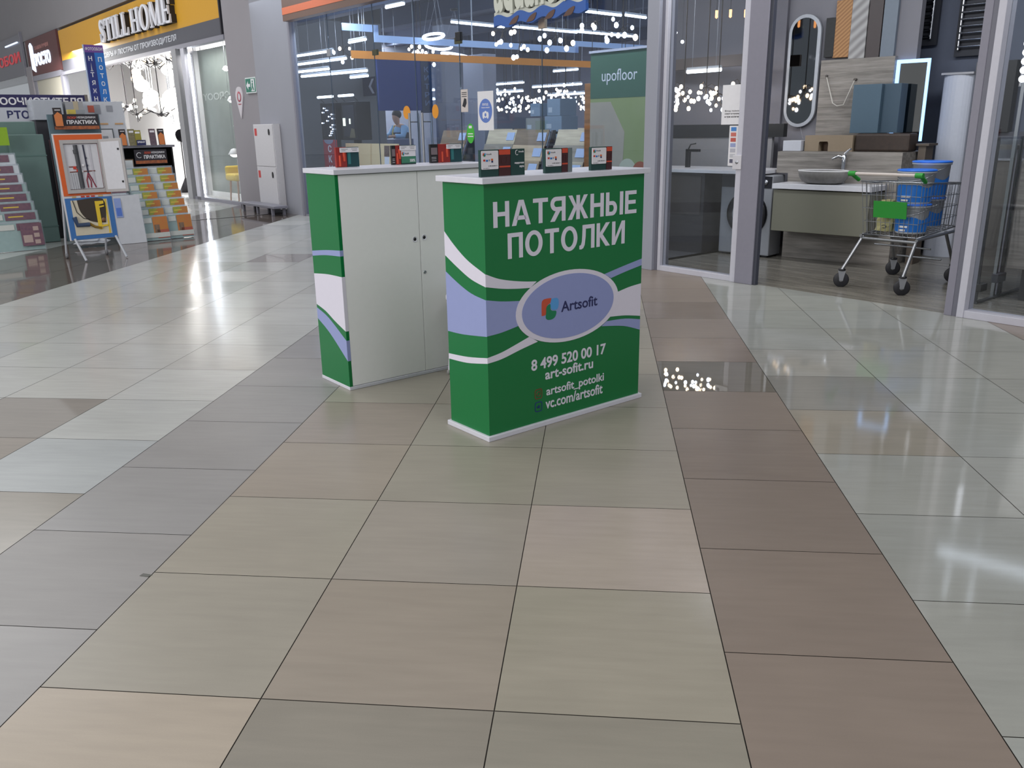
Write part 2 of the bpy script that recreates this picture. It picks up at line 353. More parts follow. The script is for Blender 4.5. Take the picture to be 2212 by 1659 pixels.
    side(ribbon([(.3148, .75), (.219, .707), (.119, .673), (.0102, .657)], [(.0102, .493), (.188, .473), (.3148, .468)]), LILAC)
    side(ribbon([(.3148, .359), (.163, .371), (.0102, .395)], [(.0102, .369), (.165, .342), (.3148, .333)]), PRINTW)
front_counter()
def back_counter():
    t = thing('promo_counter', 'white-doored promotional counter with green side panel standing behind the lettered counter', 'counter', (-1.355, 4.373, 0), math.radians(44.17))
    W, D = 1.0, .335
    BX(.018, W - .018, .02, D - .01, .02, 1.16).build('carcass', M('white_carcass', (190, 190, 190), .5), t)
    BX(-.002, W + .002, 0, D + .004, 0, .02).build('base_board', WHITE, t, .003)
    BX(-.012, W + .012, -.014, D + .012, 1.16, 1.185).build('countertop', WHITE, t, .002)
    dm = M('white_door_board', (243, 243, 243), .42, noise=.02)
    for k, (a, b) in enumerate(((.0195, .4965), (.4995, .9805))):
        d = BX(a, b, .002, .02, .0225, 1.156).build('door', dm, t, .001)
        hx, hz = (.465, .789) if k == 0 else (.527, .794)
        MB().lathe([(.016, -.002), (.016, .001), (.0095, .001), (.0095, -.002), (.016, -.002)], (hx, .002, hz), 24, 'y').build('finger_hole_ring', WHITE, d)
        MB().disc((hx, .0005, hz), .0095, .002, 20).build('finger_hole', BLACK, d)
        if k:
            MB().lathe([(.0001, -.004), (.008, -.004), (.010, -.002), (.010, .002)], (.521, .002, .599), 18, 'y').add([(.5198, -.0025, .595), (.5222, -.0025, .595), (.5222, -.0025, .603), (.5198, -.0025, .603)], [(0, 1, 2, 3)]).build('lock', STEEL, d)
    gd = GREEN
    BX(W - .018, W, .002, D, .02, 1.16).build('side_panel', gd, t)
    sp_ = BX(0, .018, .002, D, .02, 1.16).build('side_panel', gd, t)
    e = -.001
    def band(top, bot, mt):
        MB().prism(ribbon(top, bot), e, 0.0002, 'yz').build('ribbon_print', mt, sp_)
        (a, b) = (bot[0][1], top[-1][1])       # the print folds round the panel's front edge
        BX(-.0006, .0185, .001, .0022, min(a, b), max(a, b)).build('ribbon_print', mt, sp_)
    band([(.334, .739), (.165, .759), (.003, .772)], [(.003, .741), (.17, .731), (.334, .711)], LILAC)
    band([(.334, .612), (.169, .627), (.003, .631)], [(.003, .335), (.119, .373), (.225, .414), (.334, .438)], PRINTW)
    band([(.334, .418), (.193, .379), (.003, .283)], [(.003, .168), (.189, .29), (.334, .356)], LILAC)
back_counter()

def holder(loc, rz, label, cuts, h, kind):
    t = thing('leaflet_holder', label, 'leaflet holder', loc, rz, 'leaflet holders on the two counters')
    GD = M('dark_green_box', (22, 62, 58), .4); RD = M('dark_red_box', (66, 26, 30), .4)
    x = 0
    for w, nm, mt in cuts:
        b = BX(x + .0008, x + w - .0008, 0, .016, .001, h).build(nm, mt, t, .001)
        if nm == 'red_box':
            BX(x + .002, x + w - .002, -.001, 0, h * .8, h - .002).build('orange_stripe', M('orange_red_print', (202, 74, 48), .45), b)
            BX(x + .002, x + w - .002, -.001, 0, h * .33, h * .39).build('orange_stripe', M('orange_red_print', (202, 74, 48), .45), b)
            MB().tube([(x + w * .2, -.0006, h * .5), (x + w * .65, -.0006, h * .5), (x + w * .65, -.0006, h * .7), (x + w * .2, -.0006, h * .7)], .0006, 4, True).build('outline_print', M('rust_print', (120, 60, 50), .5), b)
        if nm == 'green_box' and kind == 'gift':
            text('gift_card_lettering', 'подарочная', CARDW, b, x + w * .28, x + w - .006, h * .42, h * .5, 0, bold=.02)
            text('gift_card_lettering', 'карта', CARDW, b, x + w * .62, x + w - .006, h * .28, h * .37, 0, bold=.02)
            text('logo_lettering', 'Artsofit', CARDW, b, x + w * .55, x + w * .92, h * .86, h * .93, 0, bold=0)
            MB().tube([(x + w * .44 + .008 * math.cos(a), -.0006, h * .86 + .01 * math.sin(a)) for a in [k * PI / 8 for k in range(3, 15)]], .0014, 5).build('logo_ring', CARDW, b)
        if nm == 'leaflets':
            MB().tube([(x + w * .35, -.001, .006), (x + w * .35, -.001, h * .6)], .006, 8).tube([(x + w * .75, .0, h * .3), (x + w * .75, .0, h * .8)], .008, 8).build('folded_leaflet', M('orange_red_print', (202, 74, 48), .45), b)
        if nm == 'teal_box':
            BX(x + w * .08, x + w * .3, -.001, 0, h * .15, h * .8).build('light_stripe', M('teal_print', (48, 120, 122), .4), b)
        if nm == 'black_leaflet':
            BX(x + w * .12, x + w * .9, -.001, 0, h * .45, h * .82).build('photo_print', M('photo_grey', (120, 108, 112), .5), b)
            for q in (.12, .22, .3): BX(x + w * .15, x + w * .75, -.001, 0, h * q, h * q + .002).build('line_print', CARDW, b)
        x += w
    return t
def price_card(t, x0, x1, z0, z1):
    c = MB().prism(rrect(x0, x1, z0, z1, .004), -.004, -.002).build('price_card', CARDW, t)
    w, h = x1 - x0, z1 - z0
    petals(c, -.0042, x0 + w * .08, x0 + w * .26, z0 + h * .7, z0 + h * .88)
    text('logo_lettering', 'Artsofit', INK, c, x0 + w * .29, x0 + w * .6, z0 + h * .78, z0 + h * .86, -.004, .0006, 0)
    for a, b, q, mt in ((.1, .22, .44, REDP), (.26, .38, .42, BLUEP), (.42, .5, .44, M('grey_print', (150, 150, 156), .5)), (.56, .68, .47, ORANGE), (.58, .68, .36, NAVYINK)):
        BX(x0 + w * a, x0 + w * b, -.0048, -.004, z0 + h * q, z0 + h * (q + .1)).build('product_print', mt, c)
    text('phone_print', '8 499 520 00 17', INK, c, x0 + w * .4, x0 + w * .93, z0 + h * .15, z0 + h * .21, -.004, .0006, .01)
    text('small_print', 'art-sofit.ru', INK, c, x0 + w * .1, x0 + w * .45, z0 + h * .04, z0 + h * .08, -.004, .0006, 0)
GD = M('dark_green_box', (22, 62, 58), .4); RD = M('dark_red_box', (66, 26, 30), .4); TEAL = M('teal_box', (20, 68, 74), .4); RDL = M('red_leaflets', (150, 40, 36), .45)
def onc(x, y):                     # on the lettered counter's top
    a = math.radians(44.63); return (-.488 + x * math.cos(a) - y * math.sin(a), 3.627 + x * math.sin(a) + y * math.cos(a), 1.1805)
def onb(x, y):
    a = math.radians(44.17); return (-1.355 + x * math.cos(a) - y * math.sin(a), 4.373 + x * math.sin(a) + y * math.cos(a), 1.1855)
A1, A2 = math.radians(44.63), math.radians(44.17)
h = holder(onc(.012, .03), A1, 'leaflet holder with dark green gift card box at near corner of lettered counter', [(.098, 'stand', GD), (.065, 'red_box', RD), (.08, 'green_box', GD)], .112, 'gift')
price_card(h, .003, .093, .032, .108)
h = holder(onc(.372, .03), A1, 'leaflet holder with white price card and grey end, in the middle of the lettered counter', [(.1, 'stand', GD), (.038, 'red_box', RD), (.028, 'clear_pocket', M('grey_acrylic', (110, 120, 122), .2))], .108, '')
price_card(h, .003, .095, .03, .104)
h = holder(onc(.655, .03), A1, 'leaflet holder with white price card, farthest along the lettered counter', [(.1, 'stand', GD), (.04, 'red_box', RD)], .107, '')
price_card(h, .003, .096, .03, .103)
def strip(t, x0, x1, z0, z1):
    c = MB().prism(rrect(x0, x1, z0, z1, .003), -.01, -.008).build('header_card', CARDW, t)
    for q, (a, b) in enumerate(((.08, .42), (.6, .92), (.08, .3), (.65, .9))):
        BX(x0 + (x1 - x0) * a, x0 + (x1 - x0) * b, -.0106, -.01, z1 - .008 - .008 * (q // 2), z1 - .0065 - .008 * (q // 2)).build('line_print', INK, c)
h = holder(onb(.118, .2), A2, 'leaflet holder of red leaflets and teal box at the green-panelled end of the white-doored counter', [(.065, 'leaflets', RDL), (.075, 'teal_box', TEAL)], .105, '')
strip(h, .02, .135, .078, .102)
h = holder(onb(.463, .2), A2, 'leaflet holder with a white and green card, in the middle of the white-doored counter', [(.025, 'black_leaflet', BLACK), (.035, 'leaflets', RDL), (.1, 'stand', GD)], .106, '')
strip(h, .048, .155, .078, .103)
c = BX(.06, .155, -.004, -.002, .045, .08).build('logo_card', CARDW, h); petals(c, -.0045, .064, .08, .05, .068); text('logo_lettering', 'Artsofit', INK, c, .083, .11, .055, .066, -.004, .0006, 0)
c = BX(.06, .155, -.004, -.002, .008, .045).build('green_card', M('green_card', (60, 128, 100), .5), h); text('card_lettering', '500%', CARDW, c, .115, .15, .014, .03, -.004, .0006, .02)
h = holder(onb(.72, .2), A2, 'leaflet holder with a black leaflet and red leaflets, far end of the white-doored counter', [(.054, 'black_leaflet', BLACK), (.085, 'leaflets', RDL), (.085, 'teal_box', TEAL)], .106, '')
strip(h, .108, .212, .078, .103)
def stool():
    t = thing('stool', 'white stool, only one leg showing in the gap between the counters', 'stool', (-.70, 4.70, 0), .3)
    MB().lathe([(.001, .45), (.15, .45), (.16, .46), (.16, .475), (.15, .485), (.001, .485)], n=24).build('seat', WHITE, t)
    for k in range(4):
        a = PI / 4 + .3 + k * PI / 2; c, s = math.cos(a), math.sin(a)
        l = MB().tube([(.12 * c, .12 * s, .45), (.165 * c, .165 * s, .012)], .009, 8).build('leg', WHITE, t)
        MB().lathe([(.001, 0), (.014, 0), (.014, .018), (.009, .026)], (.166 * c, .166 * s, 0), 10).build('rubber_foot', M('grey_rubber', (150, 150, 150), .7), l)
stool()
tp = MB(); tp.add([(-.02, -.006, .0004), (.012, -.011, .0004), (.019, .003, .0004), (-.016, .010, .0004), (-.02, -.006, .0016), (.012, -.011, .0016), (.019, .003, .0016), (-.016, .010, .0016)],
       [(4, 5, 6, 7), (0, 1, 5, 4), (1, 2, 6, 5), (2, 3, 7, 6), (3, 0, 4, 7), (3, 2, 1, 0)])
tag(place(tp.build('tape_scrap', M('grey_tape', (92, 92, 86), .35)), (-1.458, 2.347, 0)), 'small grey scrap of tape stuck on the floor beside a tile joint', 'tape')

# ================================================================ SHOP FRONTS (local x = s, y = d, z up; rotated -45 degrees)
def sb(name, a, mt, bevel=0): return struct(place(BX(*a).build(name, mt, None, bevel), (0, 0, 0), RS))
FR = 6.435
BROWNF = M('brown_fascia', (112, 86, 74), .5); ORF = M('orange_fascia', (216, 116, 78), .5)
PANE = glass('clear_pane', (.80, .86, .93), .85); PANE2 = glass('clear_pane_right', (.88, .9, .92), .9); PANE3 = glass('clear_pane_lamp_shop', (.95, .96, .97), .8)
sb('wall_front', (-40, 4, 6.5, 6.62, 4.2, 9), M('upper_wall', (140, 137, 141), .8, noise=.03, scale=2))
sb('wall_front_low', (-13.6, 4, 6.5, 6.62, 3.45, 4.3), M('upper_wall', (140, 137, 141), .8))
# grey column between the two shops, in two cladding panels with a thin joint
sb('wall_column', (-16.0, -14.74, 6.44, 6.52, 0, 4.3), WALLG); sb('wall_column_right', (-14.71, -13.33, 6.40, 6.52, 0, 4.3), M('grey_cladding', (150, 151, 160), .7, noise=.03, scale=3))
sb('trim_joint_column', (-14.74, -14.71, 6.46, 6.52, 0, 4.3), M('joint_dark', (58, 58, 64), .8))
# fascia over the glazing of the floor-covering store
sb('trim_fascia', (-13.22, -5.7, 6.28, 6.42, 2.975, 3.065), BROWNF); sb('trim_fascia_stripe', (-13.22, -5.7, 6.275, 6.42, 3.065, 3.165), ORF); sb('trim_fascia_top', (-13.22, -5.7, 6.28, 6.42, 3.165, 3.6), BROWNF)
# glazing: frame stile on the left, panes, two door leaves, grey post on the right
sb('trim_stile', (-13.33, -13.27, 6.39, 6.47, 0, 3.0), GREYALU, .004)
sb('trim_sill', (-13.3, -5.745, 6.41, 6.46, 0, .03), GREYALU)
SEAMS = [-13.29, -12.10, -10.81, -9.81, -8.835, -7.335, -5.745]
for k in range(6):
    a, b = SEAMS[k] + .006, SEAMS[k + 1] - .006
    if k in (2, 3):
        d = sb('door_%d' % (k - 1), (a, b, 6.43, 6.442, .012, 2.40), PANE)
        hx = -9.905 if k == 2 else -9.60
        for yy in (6.37, 6.51):
            h = MB().tube([(hx + (.0 if yy < 6.4 else .0), yy, .75), (hx, yy, 1.56)], .016, 10)
            for zz in (.85, 1.45): h.tube([(hx, yy, zz), (hx, 6.436, zz)], .009, 8)
            h.build('handle', STEEL, d)
        BX((a + b) / 2 + (-.47 if k == 2 else .47) - .06, (a + b) / 2 + (-.47 if k == 2 else .47) + .06, 6.42, 6.452, 2.33, 2.40).build('hinge', M('hinge_olive', (88, 88, 66), .4, .6), d)
        sb('window_%d' % (k + 1), (a, b, 6.43, 6.442, 2.41, 3.0), PANE)
    else:
        w = sb('window_%d' % (k + 1), (a, b, 6.43, 6.442, .03, 3.0), PANE)
    if k: 
        m = MB().box(SEAMS[k] - .0045, SEAMS[k] + .0045, 6.431, 6.441, .03, 3.0)
        sb_ = struct(place(m.build('trim_seam', M('glass_edge', (72, 86, 100), .3)), (0, 0, 0), RS))
for x, z, mt in ((-12.09, 2.45, M('clip_grey', (150, 152, 158), .4)), (-8.84, 2.41, BLACK), (-7.325, 2.415, M('clip_beige', (180, 160, 140), .5))):
    struct(place(BX(x - .05, x + .05, 6.415, 6.457, z - .05, z + .05).build('trim_clip', mt, None, .004), (0, 0, 0), RS))
# grey post, framed pane, pillar, doorway, post and pane on the right
POSTL = M('light_grey_post', (150, 152, 164), .5, noise=.02)
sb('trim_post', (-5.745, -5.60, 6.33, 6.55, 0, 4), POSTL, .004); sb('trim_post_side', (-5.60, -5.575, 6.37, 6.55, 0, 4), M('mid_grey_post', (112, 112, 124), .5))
sb('trim_frame_left', (-5.575, -5.54, 6.38, 6.47, .0, 3.4), ALU, .003); sb('trim_frame_bottom', (-5.54, -4.70, 6.38, 6.47, 0, .05), ALU, .003); sb('trim_frame_right', (-4.70, -4.64, 6.37, 6.47, 0, 3.4), ALU, .003)
sb('window_7', (-5.54, -4.70, 6.42, 6.43, .05, 3.4), PANE2)
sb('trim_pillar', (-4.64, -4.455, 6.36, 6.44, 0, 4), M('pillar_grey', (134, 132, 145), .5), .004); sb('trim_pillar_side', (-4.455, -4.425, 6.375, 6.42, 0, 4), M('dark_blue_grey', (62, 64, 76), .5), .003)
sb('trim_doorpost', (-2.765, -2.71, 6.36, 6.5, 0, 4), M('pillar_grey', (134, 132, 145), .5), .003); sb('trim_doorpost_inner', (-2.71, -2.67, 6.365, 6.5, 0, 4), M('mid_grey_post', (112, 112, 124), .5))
sb('trim_stile_right', (-2.67, -2.62, 6.345, 6.5, 0, 4), ALU, .003); sb('trim_sill_right', (-2.62, 1, 6.35, 6.47, 0, .055), ALU, .003)
sb('window_8', (-2.62, 1, 6.42, 6.43, .055, 3.6), PANE2)
sb('trim_header', (-5.7, 4, 6.4, 6.62, 3.4, 3.6), GREYALU)
lk = thing('door_lock', 'small white lock plate with round keyhole on the glass pane frame', 'lock', SW(-4.68, 6.352, 1.05), RS)
BX(-.045, .045, 0, .018, -.06, .06).build('plate', M('lock_white', (206, 204, 210), .4), lk, .003)
MB().lathe([(.0001, -.006), (.012, -.006), (.016, 0)], n=16, axis='y').build('keyhole', STEEL, lk)

# ---- stickers and notices on the glass
def decal(name, poly, mt, s, d, z, label, cat, group=None, rz=RS):
    return tag(place(MB().prism(poly, -.003, 0).build(name, mt), SW(s, d, z), rz), label, cat, group)
OD = M('orange_dot', (226, 150, 42), .5)
decal('round_sticker', ell(0, 0, .085, .085), OD, -10.05, 6.427, 1.57, 'orange round sticker on the left glass door leaf', 'sticker', 'orange door stickers')
decal('round_sticker', ell(0, 0, .07, .085), OD, -9.38, 6.427, 1.57, 'orange round sticker on the right glass door leaf', 'sticker', 'orange door stickers')
n = decal('entrance_notice', rrect(-.15, .15, -.22, .22, .004), CARDW, -8.335, 6.427, 1.555, 'white notice with a blue oval saying ВХОД on the glass right of the doors', 'notice')
o = MB().prism(ell(0, .0, .125, .135), -.0045, -.003).build('oval_print', M('notice_blue', (98, 126, 196), .5), n)
text('notice_lettering', 'ВХОД', CARDW, o, -.055, .055, .055, .085, -.0045, .001, .02); text('notice_lettering', 'только в маске', CARDW, o, -.08, .08, .03, .042, -.0045, .001)
m = MB().prism(ell(0, -.04, .032, .04, 20), -.0056, -.0045)
for sx in (-1, 1): m.prism([(sx * .04 + .02 * math.cos(a), -.05 + .04 * math.sin(a)) for a in [k * PI / 6 for k in range(12)]], -.0054, -.0045)
m.build('mask_pictogram', CARDW, o); MB().prism(ell(0, -.045, .018, .02, 16), -.0066, -.0056).build('mask_pictogram', M('notice_blue', (98, 126, 196), .5), o)
g = decal('oval_sticker', ell(0, 0, .075, .115), M('sticker_green', (66, 178, 56), .5), -8.645, 6.427, 1.30, 'bright green oval sticker low on the glass beside the doors', 'sticker')
for k, (w, z) in enumerate(((.03, .06), (.05, -.01), (.055, -.04))): BX(-w, w, -.004, -.003, z, z + (.03 if k == 0 else .012)).build('line_print', CARDW, g)
p = decal('camera_notice', rrect(-.07, .07, -.13, .13, .003), M('notice_paper', (206, 196, 192), .6), -8.75, 6.427, 1.68, 'small paper notice with dark pictogram on the glass right of the doors', 'notice')
MB().prism([(-.045, -.06), (.0, .03), (.04, .02), (.045, -.03), (.01, -.08)], -.004, -.003).build('pictogram', INK, p)
for z in (.09, .07, .045): BX(-.05, .05, -.004, -.003, z, z + .008).build('line_print', INK, p)
q = decal('paper_notice', rrect(-.115, .115, -.165, .165, .003), CARDW, -4.80, 6.415, 1.53, 'white paper notice with three printed lines on the pane beside the pillar', 'notice')
for z in (-.06, -.085, -.11): text('notice_lettering', {-.06: 'Вход только', -.085: 'в маске и перчатках', -.11: 'и при наличии'}[z], INK, q, -.08, .08, z, z + .016, -.003, .001, .01)
q = decal('sticker_strip', rrect(-.045, .045, -.17, .17, .003), CARDW, -4.775, 6.415, 1.185, 'narrow white strip of small coloured pictures under the paper notice', 'sticker')
for k, c in enumerate(((70, 130, 200), (200, 110, 100), (190, 90, 80), (150, 160, 200), (180, 180, 190), (190, 190, 196), (90, 90, 110))):
    BX(-.028, .028, -.004, -.003, .125 - .045 * k, .158 - .045 * k).build('picture_print', M('strip_%d' % k, c, .5), q)

# ---- hanging store sign with a wave under the letters
sg = thing('store_sign', 'cream lettering over a blue wave, hanging above the glass front', 'sign', SW(-7.27, 6.30, 2.475), RS)
CREAM = M('cream_sign_letters', (206, 208, 196), .45)
m = MB(); xs = [-.72 + 1.46 * k / 60 for k in range(61)]
m.prism([(x, -.035 + .02 * math.sin(x * 17) + .02 * (x / .72)) for x in xs] + [(x, .07 + .022 * math.sin(x * 17) + .02 * (x / .72)) for x in xs[::-1]], .0, .04)
wv = m.build('wave_panel', M('wave_blue', (56, 96, 170), .4), sg)
for k in range(4):
    cx = -.36 + .29 * k
    MB().prism(smooth([(cx - .09, -.045), (cx - .02, .012), (cx + .075, .035), (cx + .03, -.035), (cx - .09, -.045)], 4), -.006, 0).build('leaf_shape', M('leaf_brown', (96, 70, 62), .5), wv)
m.__init__(); m.prism([(x, .05 + .02 * math.sin(x * 17)) for x in xs] + [(.74, .36), (-.72, .36)], .045, .06).build('backing_plate', M('sign_backing', (66, 66, 70), .5), sg)
MB().prism([(x, .03 + .022 * math.sin(x * 17) + .02 * (x / .72)) for x in xs] + [(x, .11 + .022 * math.sin(x * 17) + .02 * (x / .72)) for x in xs[::-1]], .01, .04).build('cream_edge', CREAM, sg)
text('sign_letters', 'aquafloor', CREAM, sg, -.70, .70, -.09, .72, .03, .04, .022, zmin=.065)
for x in (-.55, .55): MB().tube([(x, .03, .3), (x, .03, 1.0)], .008, 6).build('hanger_rod', STEEL, sg)

# ================================================================ INSIDE THE FLOOR-COVERING STORE
def sth(name, label, cat, s, d, z=0, group=None): return thing(name, label, cat, SW(s, d, z), RS, group)
sb('wall_store_back', (-21, -5.85, 19.0, 19.1, 0, 3.8), M('store_back_wall', (182, 182, 196), .8)); sb('wall_store_left', (-21, -20.9, 9.8, 19, 0, 3.8), M('store_side_wall', (178, 180, 194), .8))
sb('wall_store_party', (-16.25, -16.15, 6.62, 9.8, 0, 3.8), M('store_party_wall', (100, 101, 106), .8)); sb('wall_store_right', (-5.85, -5.8, 9.6, 19, 0, 3.8), CONCG)
sb('ceiling_store', (-21, -5.8, 6.62, 19.1, 3.78, 3.9), M('dark_ceiling', (92, 96, 114), .8))
for k in range(5): sb('trim_beam', (-21, -5.8, 8.2 + 2.3 * k, 8.45 + 2.3 * k, 3.45, 3.78), M('ceiling_beam', (92, 98, 118), .7))
sb('trim_duct', (-16.1, -6.5, 7.5, 7.72, 3.2, 3.42), M('duct_grey', (104, 112, 132), .5)); sb('trim_column', (-15.9, -15.5, 10.9, 11.3, 0, 3.78), M('store_column', (128, 130, 142), .7))
LB = M('pale_blue_board', (182, 208, 248), .6); OB = M('amber_board', (228, 146, 58), .6)
b = sth('suspended_fascia', 'pale blue stepped board hanging under the dark store ceiling', 'fascia', -12, 0)
for d0, d1, z0, z1 in ((6.62, 7.22, 2.76, 2.86), (7.14, 7.22, 2.62, 2.86), (7.22, 11.38, 2.62, 2.72), (11.3, 11.38, 2.62, 2.82), (11.38, 13.4, 2.73, 2.82)):
    BX(0, .03, d0, d1, z0, z1).build('board', LB, b)
for d in (6.9, 9, 11, 13): MB().tube([(.015, d, 2.7), (.015, d, 3.78)], .006, 5).build('hanger_rod', STEEL, b)
b = sth('suspended_fascia', 'amber board hanging level below the pale blue stepped board', 'fascia', -12.02, 0)
BX(0, .03, 6.75, 11.75, 2.38, 2.49).build('board', OB, b)
for d in (7, 9, 11.5): MB().tube([(.015, d, 2.45), (.015, d, 3.78)], .006, 5).build('hanger_rod', STEEL, b)
b = sth('hanging_panel', 'dark blue panel hanging behind the left glass door, with vertical letters at its end', 'panel', -13.3, 0)
BX(0, .05, 7.93, 8.80, 1.66, 2.50).build('panel', M('dark_blue_panel', (22, 46, 104), .6), b); e = BX(0.0, .06, 8.80, 9.02, 1.62, 2.5).build('end_panel', M('darker_blue_panel', (34, 46, 70), .6), b)
for d in (8.1, 8.7): MB().tube([(.02, d, 2.5), (.02, d, 3.78)], .008, 5).build('hanger_rod', STEEL, b)
for k, ch in enumerate('КИТРИ'):
    q = text('panel_letter', ch, M('dim_blue_letters', (76, 96, 130), .6), e, -.05, .05, 2.30 - .14 * k, 2.39 - .14 * k, 0); q.location = (.063, 8.91, 0); q.rotation_euler = (0, 0, PI / 2)
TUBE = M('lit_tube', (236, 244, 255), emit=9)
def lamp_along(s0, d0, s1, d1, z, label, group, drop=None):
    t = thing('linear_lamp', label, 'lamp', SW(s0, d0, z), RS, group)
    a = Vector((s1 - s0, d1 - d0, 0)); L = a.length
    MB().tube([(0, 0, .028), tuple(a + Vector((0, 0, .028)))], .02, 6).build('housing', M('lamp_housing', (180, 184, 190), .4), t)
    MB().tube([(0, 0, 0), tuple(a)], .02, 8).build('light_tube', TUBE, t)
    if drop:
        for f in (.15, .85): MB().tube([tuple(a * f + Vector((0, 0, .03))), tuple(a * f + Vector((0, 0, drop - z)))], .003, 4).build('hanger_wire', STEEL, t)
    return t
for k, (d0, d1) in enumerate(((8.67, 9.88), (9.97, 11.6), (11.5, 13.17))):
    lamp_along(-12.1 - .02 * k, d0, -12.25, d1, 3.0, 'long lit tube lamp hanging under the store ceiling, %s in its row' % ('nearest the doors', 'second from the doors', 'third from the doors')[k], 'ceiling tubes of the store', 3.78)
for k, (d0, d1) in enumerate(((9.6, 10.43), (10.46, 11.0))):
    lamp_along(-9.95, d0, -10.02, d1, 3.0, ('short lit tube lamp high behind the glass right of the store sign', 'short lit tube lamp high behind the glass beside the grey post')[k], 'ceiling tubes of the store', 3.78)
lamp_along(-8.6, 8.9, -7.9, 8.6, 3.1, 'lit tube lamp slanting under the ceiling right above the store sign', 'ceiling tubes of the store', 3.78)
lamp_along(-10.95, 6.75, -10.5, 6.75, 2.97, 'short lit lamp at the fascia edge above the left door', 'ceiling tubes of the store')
rows = [((-14.78, 7.15), (-13.40, 7.2), 2.6), ((-14.75, 7.12), (-12.95, 7.18), 2.455), ((-14.19, 6.86), (-13.12, 6.95), 2.3), ((-14.4, 7.1), (-12.52, 7.3), 2.25), ((-13.52, 7.56), (-12.95, 7.56), 2.2), ((-12.4, 6.95), (-11.85, 6.92), 2.64)]  # hall lamp reflections in the glass, built as added tubes inside
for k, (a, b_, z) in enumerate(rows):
    lamp_along(a[0], a[1], b_[0], b_[1], z, ('topmost', 'second from top', 'third from top', 'long fourth from top', 'short lowest', 'separate upper right')[k] + ' lit tube standing in for hall lamps reflected in the left pane', 'reflected hall lamps built as stepped tubes', 3.45 if k < 5 else 3.2)
FL = [(-18.05, -15.47, 2.12, 'widest'), (-16.65, -15.47, 2.3, 'upper short'), (-14.68, -12.59, 2.0, 'long right'), (-13.1, -12.4, 2.17, 'short upper right'), (-15.23, -13.66, 2.19, 'middle upper'), (-19.45, -18.7, 2.28, 'left upper'), (-19.47, -18.71, 2.06, 'left lower'), (-14.6, -13.84, 2.49, 'highest single')]  # white glare on the glass, built as added lit tubes
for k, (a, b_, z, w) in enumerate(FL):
    lamp_along(a, 13.0 + .02 * k, b_, 13.0 + .02 * k, z, w + ' lit tube built for the white glare band, far back in the store', 'far tubes built for the white glare', 3.78)
RINGL = M('ring_light', (235, 240, 255), emit=6)
for k, (s0, d0, z, r) in enumerate(((-11.72, 8.05, 2.72, .16), (-12.6, 8.75, 2.68, .22), (-13.3, 9.6, 2.6, .25))):
    t = sth('ring_lamp', ('small high', 'middle', 'large low')[k] + ' glowing ring lamp hanging behind the right glass door', 'lamp', s0, d0, z, 'ring lamps in the store')
    pts = [(r * math.cos(a), r * math.sin(a), .18 * r * math.cos(a + k)) for a in [q * 2 * PI / 28 for q in range(28)]]
    MB().tube(pts, .022, 6, True).build('light_ring', RINGL, t)
    MB().lathe([(.001, .75), (.07, .75), (.07, .78), (.001, .78)], n=14).build('ceiling_cup', BLACK, t)
    m = MB()
    for q in (0, 9, 19): m.tube([pts[q], (0, 0, .76)], .002, 4)
    m.build('hanger_wire', STEEL, t)
BULBW = M('warm_bulb', (255, 226, 190), emit=14); BULBC = M('cool_bulb', (236, 242, 255), emit=14)
def chandelier(s, d, z, n, r, seed, label, group, warm=.4, spread=.12, rod=None, bs_=1.0):
    rr = random.Random(seed); rod = 3.775 - z; t = sth('chandelier', label, 'chandelier', s, d, z, group)
    MB().tube([(0, 0, 0), (0, 0, rod)], .006, 5).lathe([(.001, rod - .02), (.05, rod - .02), (.05, rod), (.001, rod)], n=10).build('stem', M('dark_bronze', (60, 54, 50), .4, .6), t)
    for k in range(n):
        a = 2 * PI * k / n + rr.uniform(-.3, .3); q = r * rr.uniform(.55, 1.0); zz = rr.uniform(-spread, spread)
        p = (q * math.cos(a), q * math.sin(a), zz)
        arm = MB().tube([(0, 0, .08), (p[0] * .5, p[1] * .5, .05 + zz), (p[0], p[1], zz + .02)], .004, 4).build('arm', M('dark_bronze', (60, 54, 50), .4, .6), t)
        br = rr.uniform(.022, .034) * bs_
        MB().sphere(p, br, 8, 5, 1.25).build('bulb', BULBW if rr.random() < warm else BULBC, arm)
    return t
CH = [(-11.2, 9.0, 2.70, 7, .2, 'small spray chandelier just under the long ceiling tube'), (-10.78, 9.0, 2.50, 5, .16, 'five-bulb chandelier hanging lowest under the long ceiling tubes'), (-9.95, 9.0, 2.56, 7, .3, 'chandelier of loose bulbs between the second and third ceiling tubes'),
      (-9.1, 9.0, 2.66, 7, .26, 'white-bulb chandelier under the short right ceiling tube'), (-8.6, 9.0, 2.56, 6, .22, 'chandelier nearest the grey post, under the right ceiling tubes'),
      (-14.3, 9.45, 2.80, 8, .22, 'spray chandelier in front of the pale blue board, above the left door'), (-13.5, 9.0, 2.55, 9, .24, 'warm chandelier in front of the amber board, above the door split'), (-15.6, 8.6, 2.72, 5, .25, 'warm cluster lamp behind the second pane from the left')]
for k, (s, d, z, n, r, lb) in enumerate(CH): chandelier(s, d, z, n, r, 20 + k, lb, 'chandeliers high in the store', .3)
FARC = [(-14.9, 12, 1.98), (-14.5, 12.2, 1.86), (-14.05, 12, 1.82), (-13.75, 12.2, 1.96), (-13.4, 12, 1.76), (-13.1, 12.1, 1.88), (-12.25, 12, 1.8), (-11.68, 12.2, 1.94), (-11.75, 12, 1.72), (-11.5, 12.1, 1.84), (-11.2, 12, 1.9), (-11.0, 12.2, 1.72), (-13.3, 12.3, 2.0), (-15.2, 12.3, 1.8)]  # bulbs reflected in the glass, built as added chandeliers inside
